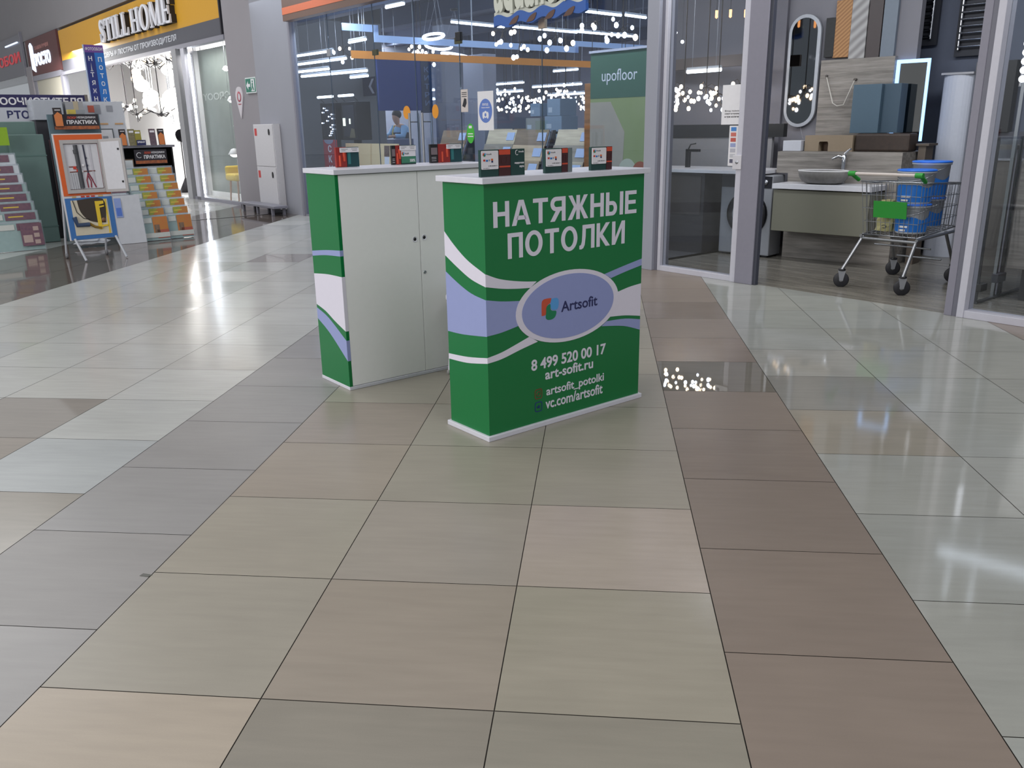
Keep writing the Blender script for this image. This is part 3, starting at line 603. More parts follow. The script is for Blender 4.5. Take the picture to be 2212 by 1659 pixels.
ORD = ['leftmost', 'second', 'third', 'fourth', 'fifth', 'sixth', 'eighth', 'ninth', 'tenth', 'eleventh', 'thirteenth', 'fourteenth', 'seventh', 'lone far-left']
for k, (s, d, z) in enumerate(FARC):
    q = (d + (-.7, 0, .5)[k % 3]) / d; chandelier(s * q, d * q, 1.39 + (z - 1.39) * q, 9, .24, 50 + k, 'chandelier built for bulbs reflected in the glass, far row, %s from the left' % ORD[k], 'far row built from reflected bulbs', .45, .15, None, .85)

FR2 = [(-18.39, 2.03), (-17.9, 1.87), (-17.39, 2.03), (-16.97, 1.88), (-16.62, 1.79), (-16.19, 1.91), (-15.85, 1.74), (-15.44, 1.87), (-15.05, 1.76), (-14.66, 1.91), (-14.36, 1.78), (-14.1, 1.94), (-13.75, 1.73)]  # more reflected sparkle, built as extra chandeliers behind the first row
OR2 = ['first', 'second', 'third', 'fourth', 'fifth', 'sixth', 'seventh', 'eighth', 'ninth', 'tenth', 'eleventh', 'twelfth', 'last']
for k, (s, z) in enumerate(FR2): chandelier(s, 13.7 + .25 * (k % 2), z, 8, .2, 120 + k, 'small chandelier built for reflected bulbs, deepest in the store, %s of its row from the left' % OR2[k], 'deepest row built from reflected bulbs', .5, .12, None, .75)
# poster banner, timber post, cartons, sample racks, display frames
b = sth('roll_up_banner', 'tall green and olive upofloor roll-up banner behind the glass by the grey post', 'banner', -6.9, 7.15)
x0, x1 = -.42, .46
BX(x0, x1, 0, .012, .1, 2.14).build('banner_sheet', M('banner_olive', (158, 164, 120), .5, noise=.06, scale=2, rgb2=(134, 148, 86)), b)
BX(x0, x1, -.002, 0, 1.66, 2.14).build('top_print', M('banner_green', (70, 104, 84), .5), b)
text('banner_lettering', 'upofloor', CARDW, b, -.24, .29, 1.80, 1.96, -.002, .001, 0)
MB().prism([(x0, .35), (x0, 1.62), (-.1, 1.62), (.12, 1.3), (.1, .9), (.3, .55), (.3, .35)], -.002, 0).build('picture_print', M('banner_beige', (186, 172, 150), .5, noise=.3, scale=5, rgb2=(160, 150, 136)), b)
MB().prism(smooth([(-.02, .6), (.06, .95), (.24, 1.0), (.4, .75), (.38, .5), (.2, .45), (-.02, .6)], 5), -.004, -.002).build('picture_print', M('banner_pale', (196, 196, 172), .5), b)
MB().prism([(.0, .75), (.03, .93), (.07, .8), (.12, .86), (.16, .72), (.2, .8), (.22, .62), (.02, .6)], -.006, -.004).build('figure_print', M('banner_skin', (188, 148, 130), .5), b)
r_ = MB().prism(ell(.37, .83, .13, .16), -.006, -.002).build('round_badge_print', M('badge_rust', (164, 84, 56), .5), b); text('badge_lettering', 'Tempo', CARDW, r_, .27, .47, .84, .90, -.006, .001, 0); text('badge_lettering', 'collection', CARDW, r_, .29, .45, .79, .815, -.006, .001, 0)
BX(x0 - .01, x1 + .01, -.02, .03, 2.14, 2.165).build('top_rail', ALU, b); BX(x0 - .03, x1 + .03, -.07, .08, 0.002, .1).build('base', GREYALU, b, .01)
tag(place(BX(-.055, .055, -.05, .05, .002, 1.84).build('timber_post', M('orange_wood', (176, 116, 66), .5, noise=.2, scale=14, kind='wood'), None, .004), SW(-7.57, 7.4), RS), 'orange-brown timber sample post standing left of the banner', 'post')
cb, cg = M('pale_blue_carton', (126, 144, 162), .6), M('grey_carton', (140, 142, 138), .6)
sh = sth('carton_shelf', 'low grey shelf carrying pale blue cartons behind the fourth pane', 'shelf', -8.95, 8.05)
BX(-.8, .35, 0, .45, .86, .9).build('shelf_board', M('grey_board', (104, 100, 94), .6), sh)
for x in (-.78, .3): BX(x, x + .03, 0, .45, .002, .86).build('side_panel', M('grey_board', (104, 100, 94), .6), sh)
ci = 0
LBL = ['on the bottom left', 'second on the bottom', 'third on the bottom', 'on the bottom right', 'left in the second layer', 'centre of the second layer', 'right in the second layer', 'left in the third layer', 'right in the third layer', 'narrow, left in the top layer', 'topmost right']
for x, z, w, h, mt in ((-.75, .902, .3, .2, cg), (-.44, .902, .26, .17, cb), (-.16, .902, .22, .2, cg), (.08, .902, .24, .18, cb), (-.7, 1.104, .28, .16, cg), (-.4, 1.104, .3, .19, cb), (-.06, 1.104, .3, .16, cb), (-.6, 1.297, .3, .18, cg), (-.2, 1.297, .34, .2, cb), (-.5, 1.5, .2, .17, cb), (-.15, 1.5, .26, .22, cb)):
    c = sth('carton', 'carton %s of the stack behind the fourth pane' % LBL[ci], 'carton', -8.95 + x, 8.07, z, 'cartons stacked in the store'); ci += 1
    BX(0, w, 0, .3, 0, h).build('box', mt, c, .004); BX(w * .1, w * .4, -.002, 0, h * .2, h * .5).build('paper_label', M('carton_label', (176, 186, 196), .6), c)
def rack(s, d, label, wood, n=6, w=.7):
    t = sth('sample_rack', label, 'rack', s, d, 0, 'stepped sample racks in the store')
    fr = M('rack_frame', (70, 70, 76), .5)
    BX(-w / 2, w / 2, .05, .62, .002, .08).build('base', fr, t)
    for x in (-w / 2, w / 2 - .03): MB().prism([(.03, .08), (.6, .08), (.6, 1.32), (.55, 1.32)], x, x + .03, 'yz').build('side_frame', fr, t)
    for k in range(n):
        z = .18 + k * .19; y = .02 + k * .085; mt = M(wood + str(k % 3), [(178, 150, 116), (204, 178, 142), (142, 118, 92)][k % 3] if wood == 'oak' else [(196, 180, 150), (150, 138, 120), (212, 194, 162)][k % 3], .5, noise=.15, scale=12, kind='wood')
        m = MB(); m.X = Matrix.Translation((0, y, z)) @ Matrix.Rotation(-.35, 4, 'X'); m.box(-w / 2 + .035, w / 2 - .035, 0, .012, 0, .21)
        bd = m.build('sample_board', mt, t)
        m = MB(); m.X = Matrix.Translation((0, y, z)) @ Matrix.Rotation(-.35, 4, 'X'); m.box(w / 2 - .22, w / 2 - .06, -.006, -.001, .06, .17); m.build('price_tag', M('tag_blue_white', (176, 192, 222), .5), bd)
for k, (s, d, wd_) in enumerate(((-10.75, 7.2, 'oak'), (-12.3, 9.3, 'ash'), (-9.75, 7.3, 'ash'), (-11.5, 9.2, 'oak'), (-8.75, 7.0, 'oak'), (-8.0, 7.05, 'ash'), (-10.4, 9.4, 'ash'))):
    rack(s, d, ('sample rack behind the left glass door', 'sample rack farther back, left of the doors', 'sample rack behind the right glass door', 'sample rack far behind the door split', 'sample rack under the blue notice', 'sample rack in front of the pale cartons', 'sample rack behind the green oval sticker, farther back')[k], wd_)
def board(s, d, w, h, lean, label, mt, pic=False):
    t = sth('sample_slab', label, 'panel', s, d, 0, 'beige sample panels')
    m = MB(); m.X = Matrix.Rotation(lean, 4, 'X'); m.box(-w / 2, w / 2, 0, .03, .002, h); m.build('panel', mt, t)
    if pic:
        m = MB(); m.X = Matrix.Rotation(lean, 4, 'X'); m.box(.0, .16, -.002, 0, h - .2, h - .03); m.build('picture_print', M('brown_photo', (128, 98, 84), .6, noise=.4, scale=40), t)
        m = MB(); m.X = Matrix.Rotation(lean, 4, 'X'); m.box(.01, .15, -.002, 0, h - .5, h - .2); m.build('paper_label', CARDW, t)
BE = M('beige_panel', (232, 204, 156), .6)
board(-13.0, 7.25, .82, 1.14, -.06, 'left beige sample panel standing behind the glass', BE); board(-12.15, 7.25, .78, 1.14, -.06, 'beige sample panel with picture label standing behind the glass', BE, True)
v = sth('vertical_sign', 'dark red vertical sign with white letters С and К behind the first pane', 'sign', -13.38, 7.0)
BX(-.22, .19, 0, .04, .002, 1.2).build('panel', M('dark_red_sign', (178, 50, 66), .5), v)
for k, ch in enumerate('СКИ'): text('sign_letter', ch, CARDW, v, -.06, .06, 1.0 - .165 * k, 1.115 - .165 * k, 0, .002, .03)
MB().prism([(x, z) for x, z in ell(-.02, 1.2, .16, .07, 24) if z < 1.2001], -.002, 0).build('arc_print', M('arc_grey', (150, 156, 178), .5), v)
for k, (s0, w) in enumerate(((-14.5, .56), (-13.75, .5))):
    t = sth('display_case', ('dark display case with glowing spots for reflected lights, behind the first pane', 'dark framed display case right of the one with lit spots')[k], 'display case', s0, 7.6)
    BX(-w / 2, w / 2, .0, .3, 1.18, 1.82).build('case', M('case_black', (26, 26, 32), .3), t, .01)
    BX(-w / 2 + .06, w / 2 - .06, -.004, 0, 1.24, 1.76).build('front_panel', M('case_glass', (52, 54, 62), .1), t)
    BX(-.05, .05, .1, .2, .03, 1.18).build('stem', BLACK, t); BX(-.25, .25, 0, .3, .002, .03).build('base', BLACK, t)
    if k == 0:
        rr = random.Random(5)
        for q in range(14): MB().sphere((rr.uniform(-.22, .2), -.02, 1.26 + q * .036), .011, 7, 4).build('reflected_spot', BULBC, t)  # reflected lights built as small glowing balls on the case
    else:
        BX(-.2, -.12, -.01, -.004, 1.42, 1.55).build('lit_switch', M('lit_cream', (230, 235, 205), emit=2), t); BX(.02, .06, -.01, -.004, 1.45, 1.54).build('lit_switch', M('lit_cream', (230, 235, 205), emit=2), t)
        MB().prism([(.0, 1.22), (.2, 1.22), (.18, 1.36), (.08, 1.38)], -.008, -.004).build('picture_print', M('olive_print', (110, 104, 82), .5), t)
    MB().tube([(-w / 2, -.03, 1.92), (w / 2, -.03, 1.92)], .02, 8).build('light_tube', TUBE, t)
    for x in (-w / 2 + .03, w / 2 - .03): MB().tube([(x, -.03, 1.92), (x, .1, 1.8)], .006, 5).build('lamp_arm', BLACK, t)
d = sth('direction_sign', 'dark navy hanging sign with a white left arrow behind the left panes', 'sign', -15.3, 9.3, 2.0)
BX(-1.05, .55, 0, .05, 0, .36).build('panel', M('sign_navy', (44, 46, 72), .5), d)
MB().prism([(-.62, .18), (-.48, .32), (-.40, .32), (-.53, .18), (-.40, .04), (-.48, .04)], -.003, 0).build('arrow_print', M('arrow_grey', (170, 172, 186), .5), d)
for z in (.2, .1): BX(.05, .42, -.003, 0, z, z + .04).build('line_print', M('line_dim', (92, 92, 116), .5), d)
for x in (-.9, .4): MB().tube([(x, .025, .36), (x, .025, 1.78)], .006, 5).build('hanger_rod', STEEL, d)
tag(place(BX(-.3, .3, 0, .3, .002, 2.6).build('white_cabinet', M('pale_grey_cabinet', (150, 152, 164), .6), None, .01), SW(-13.0, 9.75), RS), 'tall pale grey cabinet far behind the right glass door', 'cabinet')
tag(place(BX(-.9, .75, 0, .5, .002, 1.14).build('desk', M('desk_blue_grey', (78, 88, 120), .5), None, .01), SW(-16.95, 10.0), RS), 'blue-grey reception desk far behind the left glass door', 'desk')
# person leaning at the desk
def person():
    t = thing('person', 'person with dark hair in a light blue shirt and dark vest bending over the desk', 'person', SW(-16.98, 10.75, 0), RS)
    me = bpy.data.meshes.new('body')
    J = {'hip': (0, 0, .95), 'waist': (0, -.03, 1.1), 'chest': (0, -.10, 1.32), 'neck': (0.03, -.16, 1.45), 'h0': (.04, -.2, 1.52), 'h1': (.045, -.22, 1.60), 'h2': (.04, -.20, 1.68),
         'sl': (-.19, -.1, 1.38), 'el': (-.25, -.22, 1.2), 'wl': (-.16, -.42, 1.19), 'fl': (-.12, -.5, 1.18), 'sr': (.2, -.1, 1.38), 'er': (.28, -.2, 1.19), 'wr': (.18, -.42, 1.19), 'fr': (.14, -.5, 1.18),
         'kl': (-.12, -.02, .5), 'al': (-.12, .04, .08), 'tl': (-.13, -.12, .03), 'kr': (.12, -.02, .5), 'ar': (.12, .04, .08), 'tr': (.13, -.12, .03)}
    Ed = ['hip waist', 'waist chest', 'chest neck', 'neck h0', 'h0 h1', 'h1 h2', 'chest sl', 'sl el', 'el wl', 'wl fl', 'chest sr', 'sr er', 'er wr', 'wr fr', 'hip kl', 'kl al', 'al tl', 'hip kr', 'kr ar', 'ar tr']
    Rr = {'hip': .15, 'waist': .13, 'chest': .15, 'neck': .055, 'h0': .075, 'h1': .095, 'h2': .08, 'sl': .065, 'sr': .065, 'el': .045, 'er': .045, 'wl': .032, 'wr': .032, 'fl': .03, 'fr': .03, 'kl': .065, 'kr': .065, 'al': .045, 'ar': .045, 'tl': .04, 'tr': .04}
    ks = list(J); me.from_pydata([J[k] for k in ks], [tuple(ks.index(w) for w in e.split()) for e in Ed], [])
    o = bpy.data.objects.new('body', me); COL.objects.link(o); o.parent = t
    sk = o.modifiers.new('skin', 'SKIN'); lay = me.skin_vertices[0] if me.skin_vertices else None
    if lay is None:
        me.skin_vertices.new(); lay = me.skin_vertices[0]
    for i, k in enumerate(ks): lay.data[i].radius = (Rr[k], Rr[k]); lay.data[i].use_root = k == 'hip'
    o.modifiers.new('sub', 'SUBSURF').levels = 2
    me.materials.append(M('skin', (190, 150, 128), .6))
    m = MB().sphere((.04, -.185, 1.655), .108, 14, 8, .95).build('hair', M('dark_hair', (34, 28, 28), .6), t)
    SH = M('light_blue_shirt', (140, 180, 216), .7); VS = M('dark_vest', (42, 44, 62), .7)
    m = MB().lathe([(.14, .96), (.165, 1.1), (.185, 1.25), (.18, 1.36), (.11, 1.43), (.06, 1.46)], (0, -.06, 0), 18).build('shirt', SH, t)
    for a, b_, c in (('sl', 'el', 'wl'), ('sr', 'er', 'wr')): MB().tube([J[a], J[b_], tuple(J[b_][i] * .3 + J[c][i] * .7 for i in range(3))], [.085, .065, .052], 10).build('sleeve', SH, t)
    MB().lathe([(.15, .95), (.175, 1.08), (.19, 1.22), (.185, 1.27)], (0, -.062, 0), 18).build('vest', VS, t)
    MB().tube([(-.05, -.2, 1.42), (-.04, -.26, 1.3), (-.03, -.27, 1.18)], .012, 6).build('lanyard', M('yellow_band', (216, 190, 60), .6), t)
    MB().tube([(-.12, -.0, .95), (-.12, -.01, .5), (-.12, .03, .1)], [.11, .085, .07], 10).tube([(.12, -.0, .95), (.12, -.01, .5), (.12, .03, .1)], [.11, .085, .07], 10).build('trousers', VS, t)
person()

# ================================================================ LAMP SHOP ON THE LEFT
YEL = M('yellow_sign', (206, 152, 34), .5, noise=.02); GRS = M('dark_grey_sign', (84, 84, 92), .6)
sg = thing('store_sign', 'long yellow sign board with white serif letters reading STILL HOME', 'sign', SW(-22.1, 6.6, 0), RS)
BX(-5.95, 5.9, -.12, 0, 3.33, 4.12).build('yellow_board', YEL, sg); BX(-5.95, 5.91, -.13, 0, 3.04, 3.33).build('grey_band', GRS, sg); BX(5.9, 5.95, -.14, 0.0, 3.04, 4.12).build('end_cap', M('sign_end', (38, 36, 44), .6), sg)
SLW = M('sign_white', (226, 226, 234), .4); SLB = M('sign_letter_side', (34, 28, 24), .6)
def serif(ch, x, w, z0, z1):
    h = z1 - z0; st = .26 * w if ch not in 'IM' else (.5 * w if ch == 'I' else .2 * w); th = .045; sf = .05
    P = []
    def vert(cx, s=st, a=z0, b=z1): P.append([(cx - s / 2, a), (cx + s / 2, a), (cx + s / 2, b), (cx - s / 2, b)])
    def foot(cx, z, s=st): P.append([(cx - s / 2 - sf, z), (cx + s / 2 + sf, z), (cx + s / 2 + sf, z + th * .7), (cx - s / 2 - sf, z + th * .7)])
    if ch == 'I': vert(x + w / 2, .15); foot(x + w / 2, z0, .15); foot(x + w / 2, z1 - th * .7, .15)
    if ch == 'T':
        vert(x + w / 2, .15); foot(x + w / 2, z0, .15); P.append([(x, z1 - th), (x + w, z1 - th), (x + w, z1), (x, z1)])
        for q in (x, x + w - .04): P.append([(q, z1 - .14), (q + .04, z1 - .14), (q + .04, z1 - th), (q, z1 - th)])
    if ch in 'LE':
        vert(x + .13, .15); foot(x + .13, z0, .15); foot(x + .13, z1 - th * .7, .15); P.append([(x + .2, z0), (x + w, z0), (x + w, z0 + .16), (x + w - .05, z0 + th), (x + .2, z0 + th)])
        if ch == 'E':
            P.append([(x + .2, z1 - th), (x + w - .06, z1 - th), (x + w - .05, z1 - .15), (x + w - .01, z1 - .15), (x + w - .01, z1), (x + .2, z1)]); zc = (z0 + z1) / 2
            P.append([(x + .2, zc - th / 2), (x + w - .1, zc - th / 2), (x + w - .1, zc - .08), (x + w - .06, zc - .08), (x + w - .06, zc + .08), (x + w - .1, zc + .08), (x + w - .1, zc + th / 2), (x + .2, zc + th / 2)])
    if ch == 'H':
        for q in (x + .12, x + w - .12): vert(q, .15); foot(q, z0, .15); foot(q, z1 - th * .7, .15)
        P.append([(x + .12, z0 + h / 2 - th / 2), (x + w - .12, z0 + h / 2 - th / 2), (x + w - .12, z0 + h / 2 + th / 2), (x + .12, z0 + h / 2 + th / 2)])
    if ch == 'M':
        vert(x + .09, .06); foot(x + .09, z0, .06); vert(x + w - .11, .15); foot(x + w - .11, z0, .15)
        P.append([(x + .02, z1), (x + .2, z1), (x + w / 2 + .06, z0 + .02), (x + w / 2 - .04, z0 + .02)]); P.append([(x + w / 2, z0 + .02), (x + w / 2 + .06, z0 + .02), (x + w - .1, z1), (x + w - .18, z1)])
    return P
SLX = [('S', -1.85, .42), ('T', -1.38, .5), ('I', -.84, .26), ('L', -.54, .45), ('L', -.05, .45), ('H', .62, .62), ('O', 1.28, .62), ('M', 1.94, .72), ('E', 2.7, .48)]
z0, z1 = 3.45, 3.94
for ch, x, w in SLX:
    x += .48
    for mt, y0, y1, dx in ((SLW, -.26, -.22, 0), (SLB, -.22, -.12, .012)):
        m = MB()
        if ch == 'O':
            n = 32; A = ell(x + w / 2, (z0 + z1) / 2, w / 2, .255, n); B_ = ell(x + w / 2, (z0 + z1) / 2, w / 2 - .15, .215, n)
            vs = [(a, y, b) for y in (y0, y1) for a, b in A + B_]; o = 2 * n; fs = []
            for i in range(n):
                j = (i + 1) % n; fs += [(i, j, j + n, i + n), (i + o, i + n + o, j + n + o, j + o), (i, i + o, j + o, j), (i + n, j + n, j + n + o, i + n + o)]
            m.add(vs, fs)
        elif ch == 'S':
            c = [(x + w * .9, z1 - .12), (x + w * .62, z1 - .025), (x + w * .3, z1 - .05), (x + w * .2, z1 - .14), (x + w * .5, (z0 + z1) / 2), (x + w * .82, z0 + .15), (x + w * .7, z0 + .05), (x + w * .38, z0 + .025), (x + w * .1, z0 + .13)]
            wd_ = [.01, .025, .05, .065, .075, .065, .05, .025, .01]; cc = smooth([(a, b, k) for (a, b), k in zip(c, wd_)], 4)
            L_, R_ = [], []
            for i, (a, b, k) in enumerate(cc):
                q = cc[min(i + 1, len(cc) - 1)]; p_ = cc[max(i - 1, 0)]; tx, tz = q[0] - p_[0], q[1] - p_[1]; l = math.hypot(tx, tz) or 1
                L_.append((a - tz / l * k, b + tx / l * k)); R_.append((a + tz / l * k, b - tx / l * k))
            for i in range(len(cc) - 1): m.prism([L_[i], L_[i + 1], R_[i + 1], R_[i]], y0, y1)
            for q in (x + w * .9, x + w * .1): m.prism([(q - .025, (z1 - .2) if q > x + w / 2 else z0), (q + .025, (z1 - .2) if q > x + w / 2 else z0), (q + .025, z1 if q > x + w / 2 else z0 + .2), (q - .025, z1 if q > x + w / 2 else z0 + .2)], y0, y1)
        else:
            for P in serif(ch, x, w, z0, z1): m.prism([(a + dx, b) for a, b in P], y0, y1)
        m.build('sign_letter' if mt is SLW else 'letter_side', mt, sg)
text('small_lettering', 'КОВРЫ И ЛЮСТРЫ ОТ ПРОИЗВОДИТЕЛЯ', M('sign_grey_white', (196, 198, 206), .5), sg, -1.8, 3.55, 3.11, 3.25, -.13, .006, .02)
bs = thing('store_sign', 'dark brown square sign with glowing white door shape reading РОСТО', 'sign', SW(-30.2, 6.5, 0), RS)
BX(-2.05, 2.05, -.06, 0, 3.1, 4.17).build('board', M('brown_sign', (92, 52, 52), .6), bs)
GL = M('lit_white', (215, 230, 255), emit=1.1)
text('lit_letters', 'РОСТО', GL, bs, -.9, 1.05, 3.36, 3.72, -.06, .03, .015); text('small_lettering', 'ЗАМКИ РУЧКИ', M('sign_dim_red', (170, 120, 116), .6), bs, -.85, .95, 3.82, 3.93, -.06, .01, .01)
MB().prism([(-1.5, 3.3), (-1.1, 3.2), (-1.1, 3.95), (-1.3, 4.06), (-1.5, 4.0)], -.09, -.06).prism([(-1.1, 3.62), (-.95, 3.62), (-.95, 3.72), (-1.1, 3.72)], -.09, -.06).build('lit_door_shape', GL, bs)
rs = thing('store_sign', 'grey sign box with red letters at the far left end of the shop fronts', 'sign', SW(-35.1, 6.5, 0), RS)
BX(-3, 2.2, -.05, 0, 3.2, 4.45).build('box', M('sign_box_grey', (100, 98, 108), .4), rs); BX(2.2, 2.26, -.08, 0, 3.15, 4.5).build('frame', GREYALU, rs)
text('red_letters', 'ОБОИ', M('red_sign_letters', (190, 58, 66), emit=.35), rs, -1.9, 1.7, 3.62, 3.95, -.05, .02, .02)
MB().tube([(-.2, -.08, 4.22), (1.8, -.08, 4.22)], .025, 6).build('light_tube', GL, rs)
sb('wall_above_left', (-40, -16.0, 6.62, 6.7, 3.0, 4.4), M('upper_wall', (140, 137, 141), .8)); sb('wall_behind_signs', (-40, -28.1, 6.52, 6.62, 3.0, 4.3), M('upper_wall', (140, 137, 141), .8))
sb('trim_post_left', (-32.6, -31.9, 6.4, 6.6, 0, 3.4), WALLG); sb('trim_head', (-31.9, -28.2, 6.42, 6.6, 2.95, 3.1), GREYALU)
sb('window_9', (-31.8, -28.35, 6.46, 6.5, .3, 2.95), M('cream_blind', (176, 172, 158), .6)); sb('trim_mullion', (-31.9, -31.55, 6.44, 6.6, 0, 3), GREYALU)
sb('window_10', (-40, -32.6, 6.46, 6.47, 0, 3.2), PANE2); sb('wall_far_shop', (-40, -32.2, 8.3, 8.4, 0, 3.4), M('far_shop_wall', (112, 120, 124), .8))
ex = sth('exit_sign', 'small glowing green sign far inside the leftmost shop window', 'sign', -37.6, 7.5, 2.8); BX(-.35, .35, -.03, 0, 0, .25).build('panel', M('exit_green_lit', (40, 180, 90), emit=1.2), ex)
BX(-.015, .015, -.02, -.005, .25, .6).build('hanger_rod', STEEL, ex)
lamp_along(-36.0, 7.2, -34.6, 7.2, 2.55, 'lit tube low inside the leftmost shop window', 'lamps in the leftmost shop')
# glazing of the lamp shop
sb('trim_header_lamp_shop', (-28.1, -16.0, 6.42, 6.56, 2.95, 3.03), GREYALU); sb('window_11', (-28.1, -24.4, 6.46, 6.47, 0, 2.95), PANE3); sb('trim_mullion_left', (-28.3, -28.05, 6.42, 6.56, 0, 2.96), GREYALU)
sb('trim_mullion_mid', (-24.4, -24.15, 6.42, 6.56, 0, 2.96), GREYALU); sb('trim_doorjamb', (-18.72, -18.45, 6.38, 6.56, 0, 2.96), M('jamb_grey', (140, 140, 144), .5)); sb('trim_white_stile', (-18.3, -18.1, 6.42, 6.5, 0, 2.96), ALU)
sb('window_12', (-18.1, -16.0, 6.46, 6.47, .06, 2.95), PANE3); sb('trim_sill_lamp_shop', (-18.45, -16.0, 6.42, 6.5, 0, .06), GREYALU)
sb('wall_lamp_shop_back', (-40, -16.3, 9.2, 9.3, 0, 3.7), M('lamp_shop_white', (238, 238, 240), .7, noise=.02)); sb('ceiling_lamp_shop', (-32, -16.25, 6.62, 9.3, 3.62, 3.7), M('lamp_shop_ceiling', (206, 204, 206), .8))
sb('floor_lamp_shop', (-32, -16.25, 6.5, 9.2, -.002, .003), M('pale_shop_floor', (196, 194, 190), .15))
sb('wall_lamp_shop_left', (-32.1, -32, 6.62, 9.2, 0, 3.7), M('lamp_shop_white', (238, 238, 240), .7))
mp_ = M('grey_green_plaster', (112, 122, 114), .6, noise=.12, scale=4, rgb2=(88, 98, 92)); sb('wall_display', (-19.2, -16.2, 7.1, 7.18, .1, 3.0), mp_)
sb('trim_display_plinth', (-19.2, -16.2, 7.05, 7.18, .003, .1), M('plinth_white', (226, 226, 224), .5)); sb('trim_display_edge', (-19.32, -19.2, 7.0, 7.18, .003, 3.0), M('edge_white', (240, 240, 240), .5))
t = sth('glow_panel', 'tall added glowing panel standing in for lit white wall beside the grey-green plaster', 'lamp', -19.3, 6.9, 0.003)  # added glow in place of a brightly lit white wall, makes the floor streak
BX(-.18, .16, .02, .06, 0, 2.95).build('housing', ALU, t); BX(-.17, .15, .0, .02, .05, 2.92).build('lit_face', M('lit_wall_glow', (240, 246, 255), emit=28), t)
ds = sth('wall_lettering', 'pale mirrored letters across the grey-green plaster panel', 'lettering', -18.3, 7.098); text('letters', 'YOOЯЭЦ', M('plaster_letters', (150, 158, 152), .6), ds, -.85, .95, 1.96, 2.14, 0, .004, .02)
GLO = M('white_globe', (255, 252, 246), emit=3.5); WGL = M('warm_globe', (255, 226, 190), emit=3.0); DK = M('dark_iron', (44, 42, 46), .5, .3)
LG = 'globe lamps in the bright shop'
gl = [(-25.5, 7.7, 2.75, .16, 1), (-24.85, 7.6, 2.55, .2, 0), (-24.5, 7.75, 2.2, .17, 1), (-23.9, 7.5, 2.25, .2, 0), (-23.45, 7.3, 2.1, .17, 0), (-23.25, 7.75, 2.0, .3, 0), (-22.0, 7.5, 2.1, .34, 0), (-21.3, 7.6, 2.05, .3, 0), (-20.6, 7.3, 2.1, .24, 0), (-19.7, 7.2, 2.0, .2, 0),
      (-23.0, 7.75, 2.85, .2, 0), (-22.2, 7.95, 2.9, .16, 0), (-25.2, 7.6, 2.9, .12, 1), (-23.9, 7.95, 1.5, .22, 0), (-22.4, 7.5, 1.35, .24, 0), (-21.3, 7.95, 1.4, .22, 0), (-22.75, 8.0, 1.05, .22, 0), (-21.62, 7.95, 1.0, .24, 0)]
for k, (s, d, z, r, w) in enumerate(gl):
    t = sth('globe_lamp', 'glowing %s globe lamp in the bright shop, hanging %s' % ('warm' if w else 'white', ('by the left jamb at the top', 'second from the left jamb, high', 'left, at head height', 'left of centre at head height', 'left of the biggest globes', 'first of the biggest globes', 'widest of all', 'third of the biggest globes', 'right of the biggest globes', 'by the right jamb', 'high in the centre', 'high right of the centre', 'smallest, top left', 'low left', 'low centre', 'low right', 'lowest left', 'lowest right')[k]), 'lamp', s, d, z, LG)
    MB().sphere((0, 0, 0), r, 14, 8, .8).build('globe', WGL if w else GLO, t); MB().tube([(0, 0, r * .75), (0, 0, 3.61 - z)], .012, 6).lathe([(.001, r * .74), (.05, r * .74), (.04, r * .95), (.001, r * .95)], n=10).build('stem', CHROME, t)
rr = random.Random(11)
DL = ['far left', 'left', 'left of the middle', 'in the middle', 'right of the middle', 'right', 'beside the right jamb', 'hanging lower left', 'hanging lower in the middle', 'hanging lower right']
for k, (s, d, z) in enumerate(((-24.9, 7.0, 3.12), (-24.2, 7.2, 3.05), (-23.5, 7.0, 3.1), (-22.6, 7.1, 2.98), (-21.7, 7.0, 2.9), (-20.8, 7.0, 2.95), (-20.1, 7.0, 2.8), (-24.0, 6.9, 2.0), (-23.1, 6.85, 1.8), (-21.25, 6.85, 1.75))):
    t = sth('chandelier', 'dark-armed chandelier with small bulbs in the bright shop, %s' % DL[k], 'chandelier', s, d, z, 'dark chandeliers in the bright shop')
    MB().tube([(0, 0, 0), (0, 0, 3.61 - z)], .012, 6).sphere((0, 0, 0), .05, 8, 5).build('stem', DK, t)
    for q in range(9):
        a = q * 2 * PI / 9; r = rr.uniform(.2, .36); zz = rr.uniform(-.12, .16)
        ar = MB().tube([(0, 0, 0), (r * .5 * math.cos(a), r * .5 * math.sin(a), zz - .08), (r * math.cos(a), r * math.sin(a), zz)], .012, 5).build('arm', DK if k % 2 == 0 or k > 6 else CHROME, t)
        MB().sphere((r * math.cos(a), r * math.sin(a), zz + .045), .038, 8, 5).build('bulb', WGL if q % 3 == 0 else GLO, ar)
def fl_lamp(s, d, h, label, cone, grp='dark lamps standing in the bright shop'):
    t = sth('floor_lamp', label, 'lamp', s, d, 0.003, grp)
    MB().lathe([(.001, 0), (.17, 0), (.02, .32), (.001, .32)], n=14).build('base', DK, t)
    MB().tube([(0, 0, .3), (0, 0, h)], .014, 6).build('pole', DK, t)
    m = MB(); m.X = Matrix.Translation((.0, 0, h)) @ Matrix.Rotation(1.2, 4, 'Y')
    if cone: m.lathe([(.16, .14), (.03, -.16), (.001, -.16)], n=14)
    else: m.lathe([(.001, .02), (.15, .06), (.17, 0), (.15, -.06), (.001, -.02)], n=16)
    m.build('lamp_shade', DK, t)
fl_lamp(-20.6, 7.0, 1.22, 'black floor lamp with conical shade by the right jamb of the bright shop', True); fl_lamp(-20.15, 7.15, 1.08, 'black floor lamp with round shade by the right jamb of the bright shop', False)
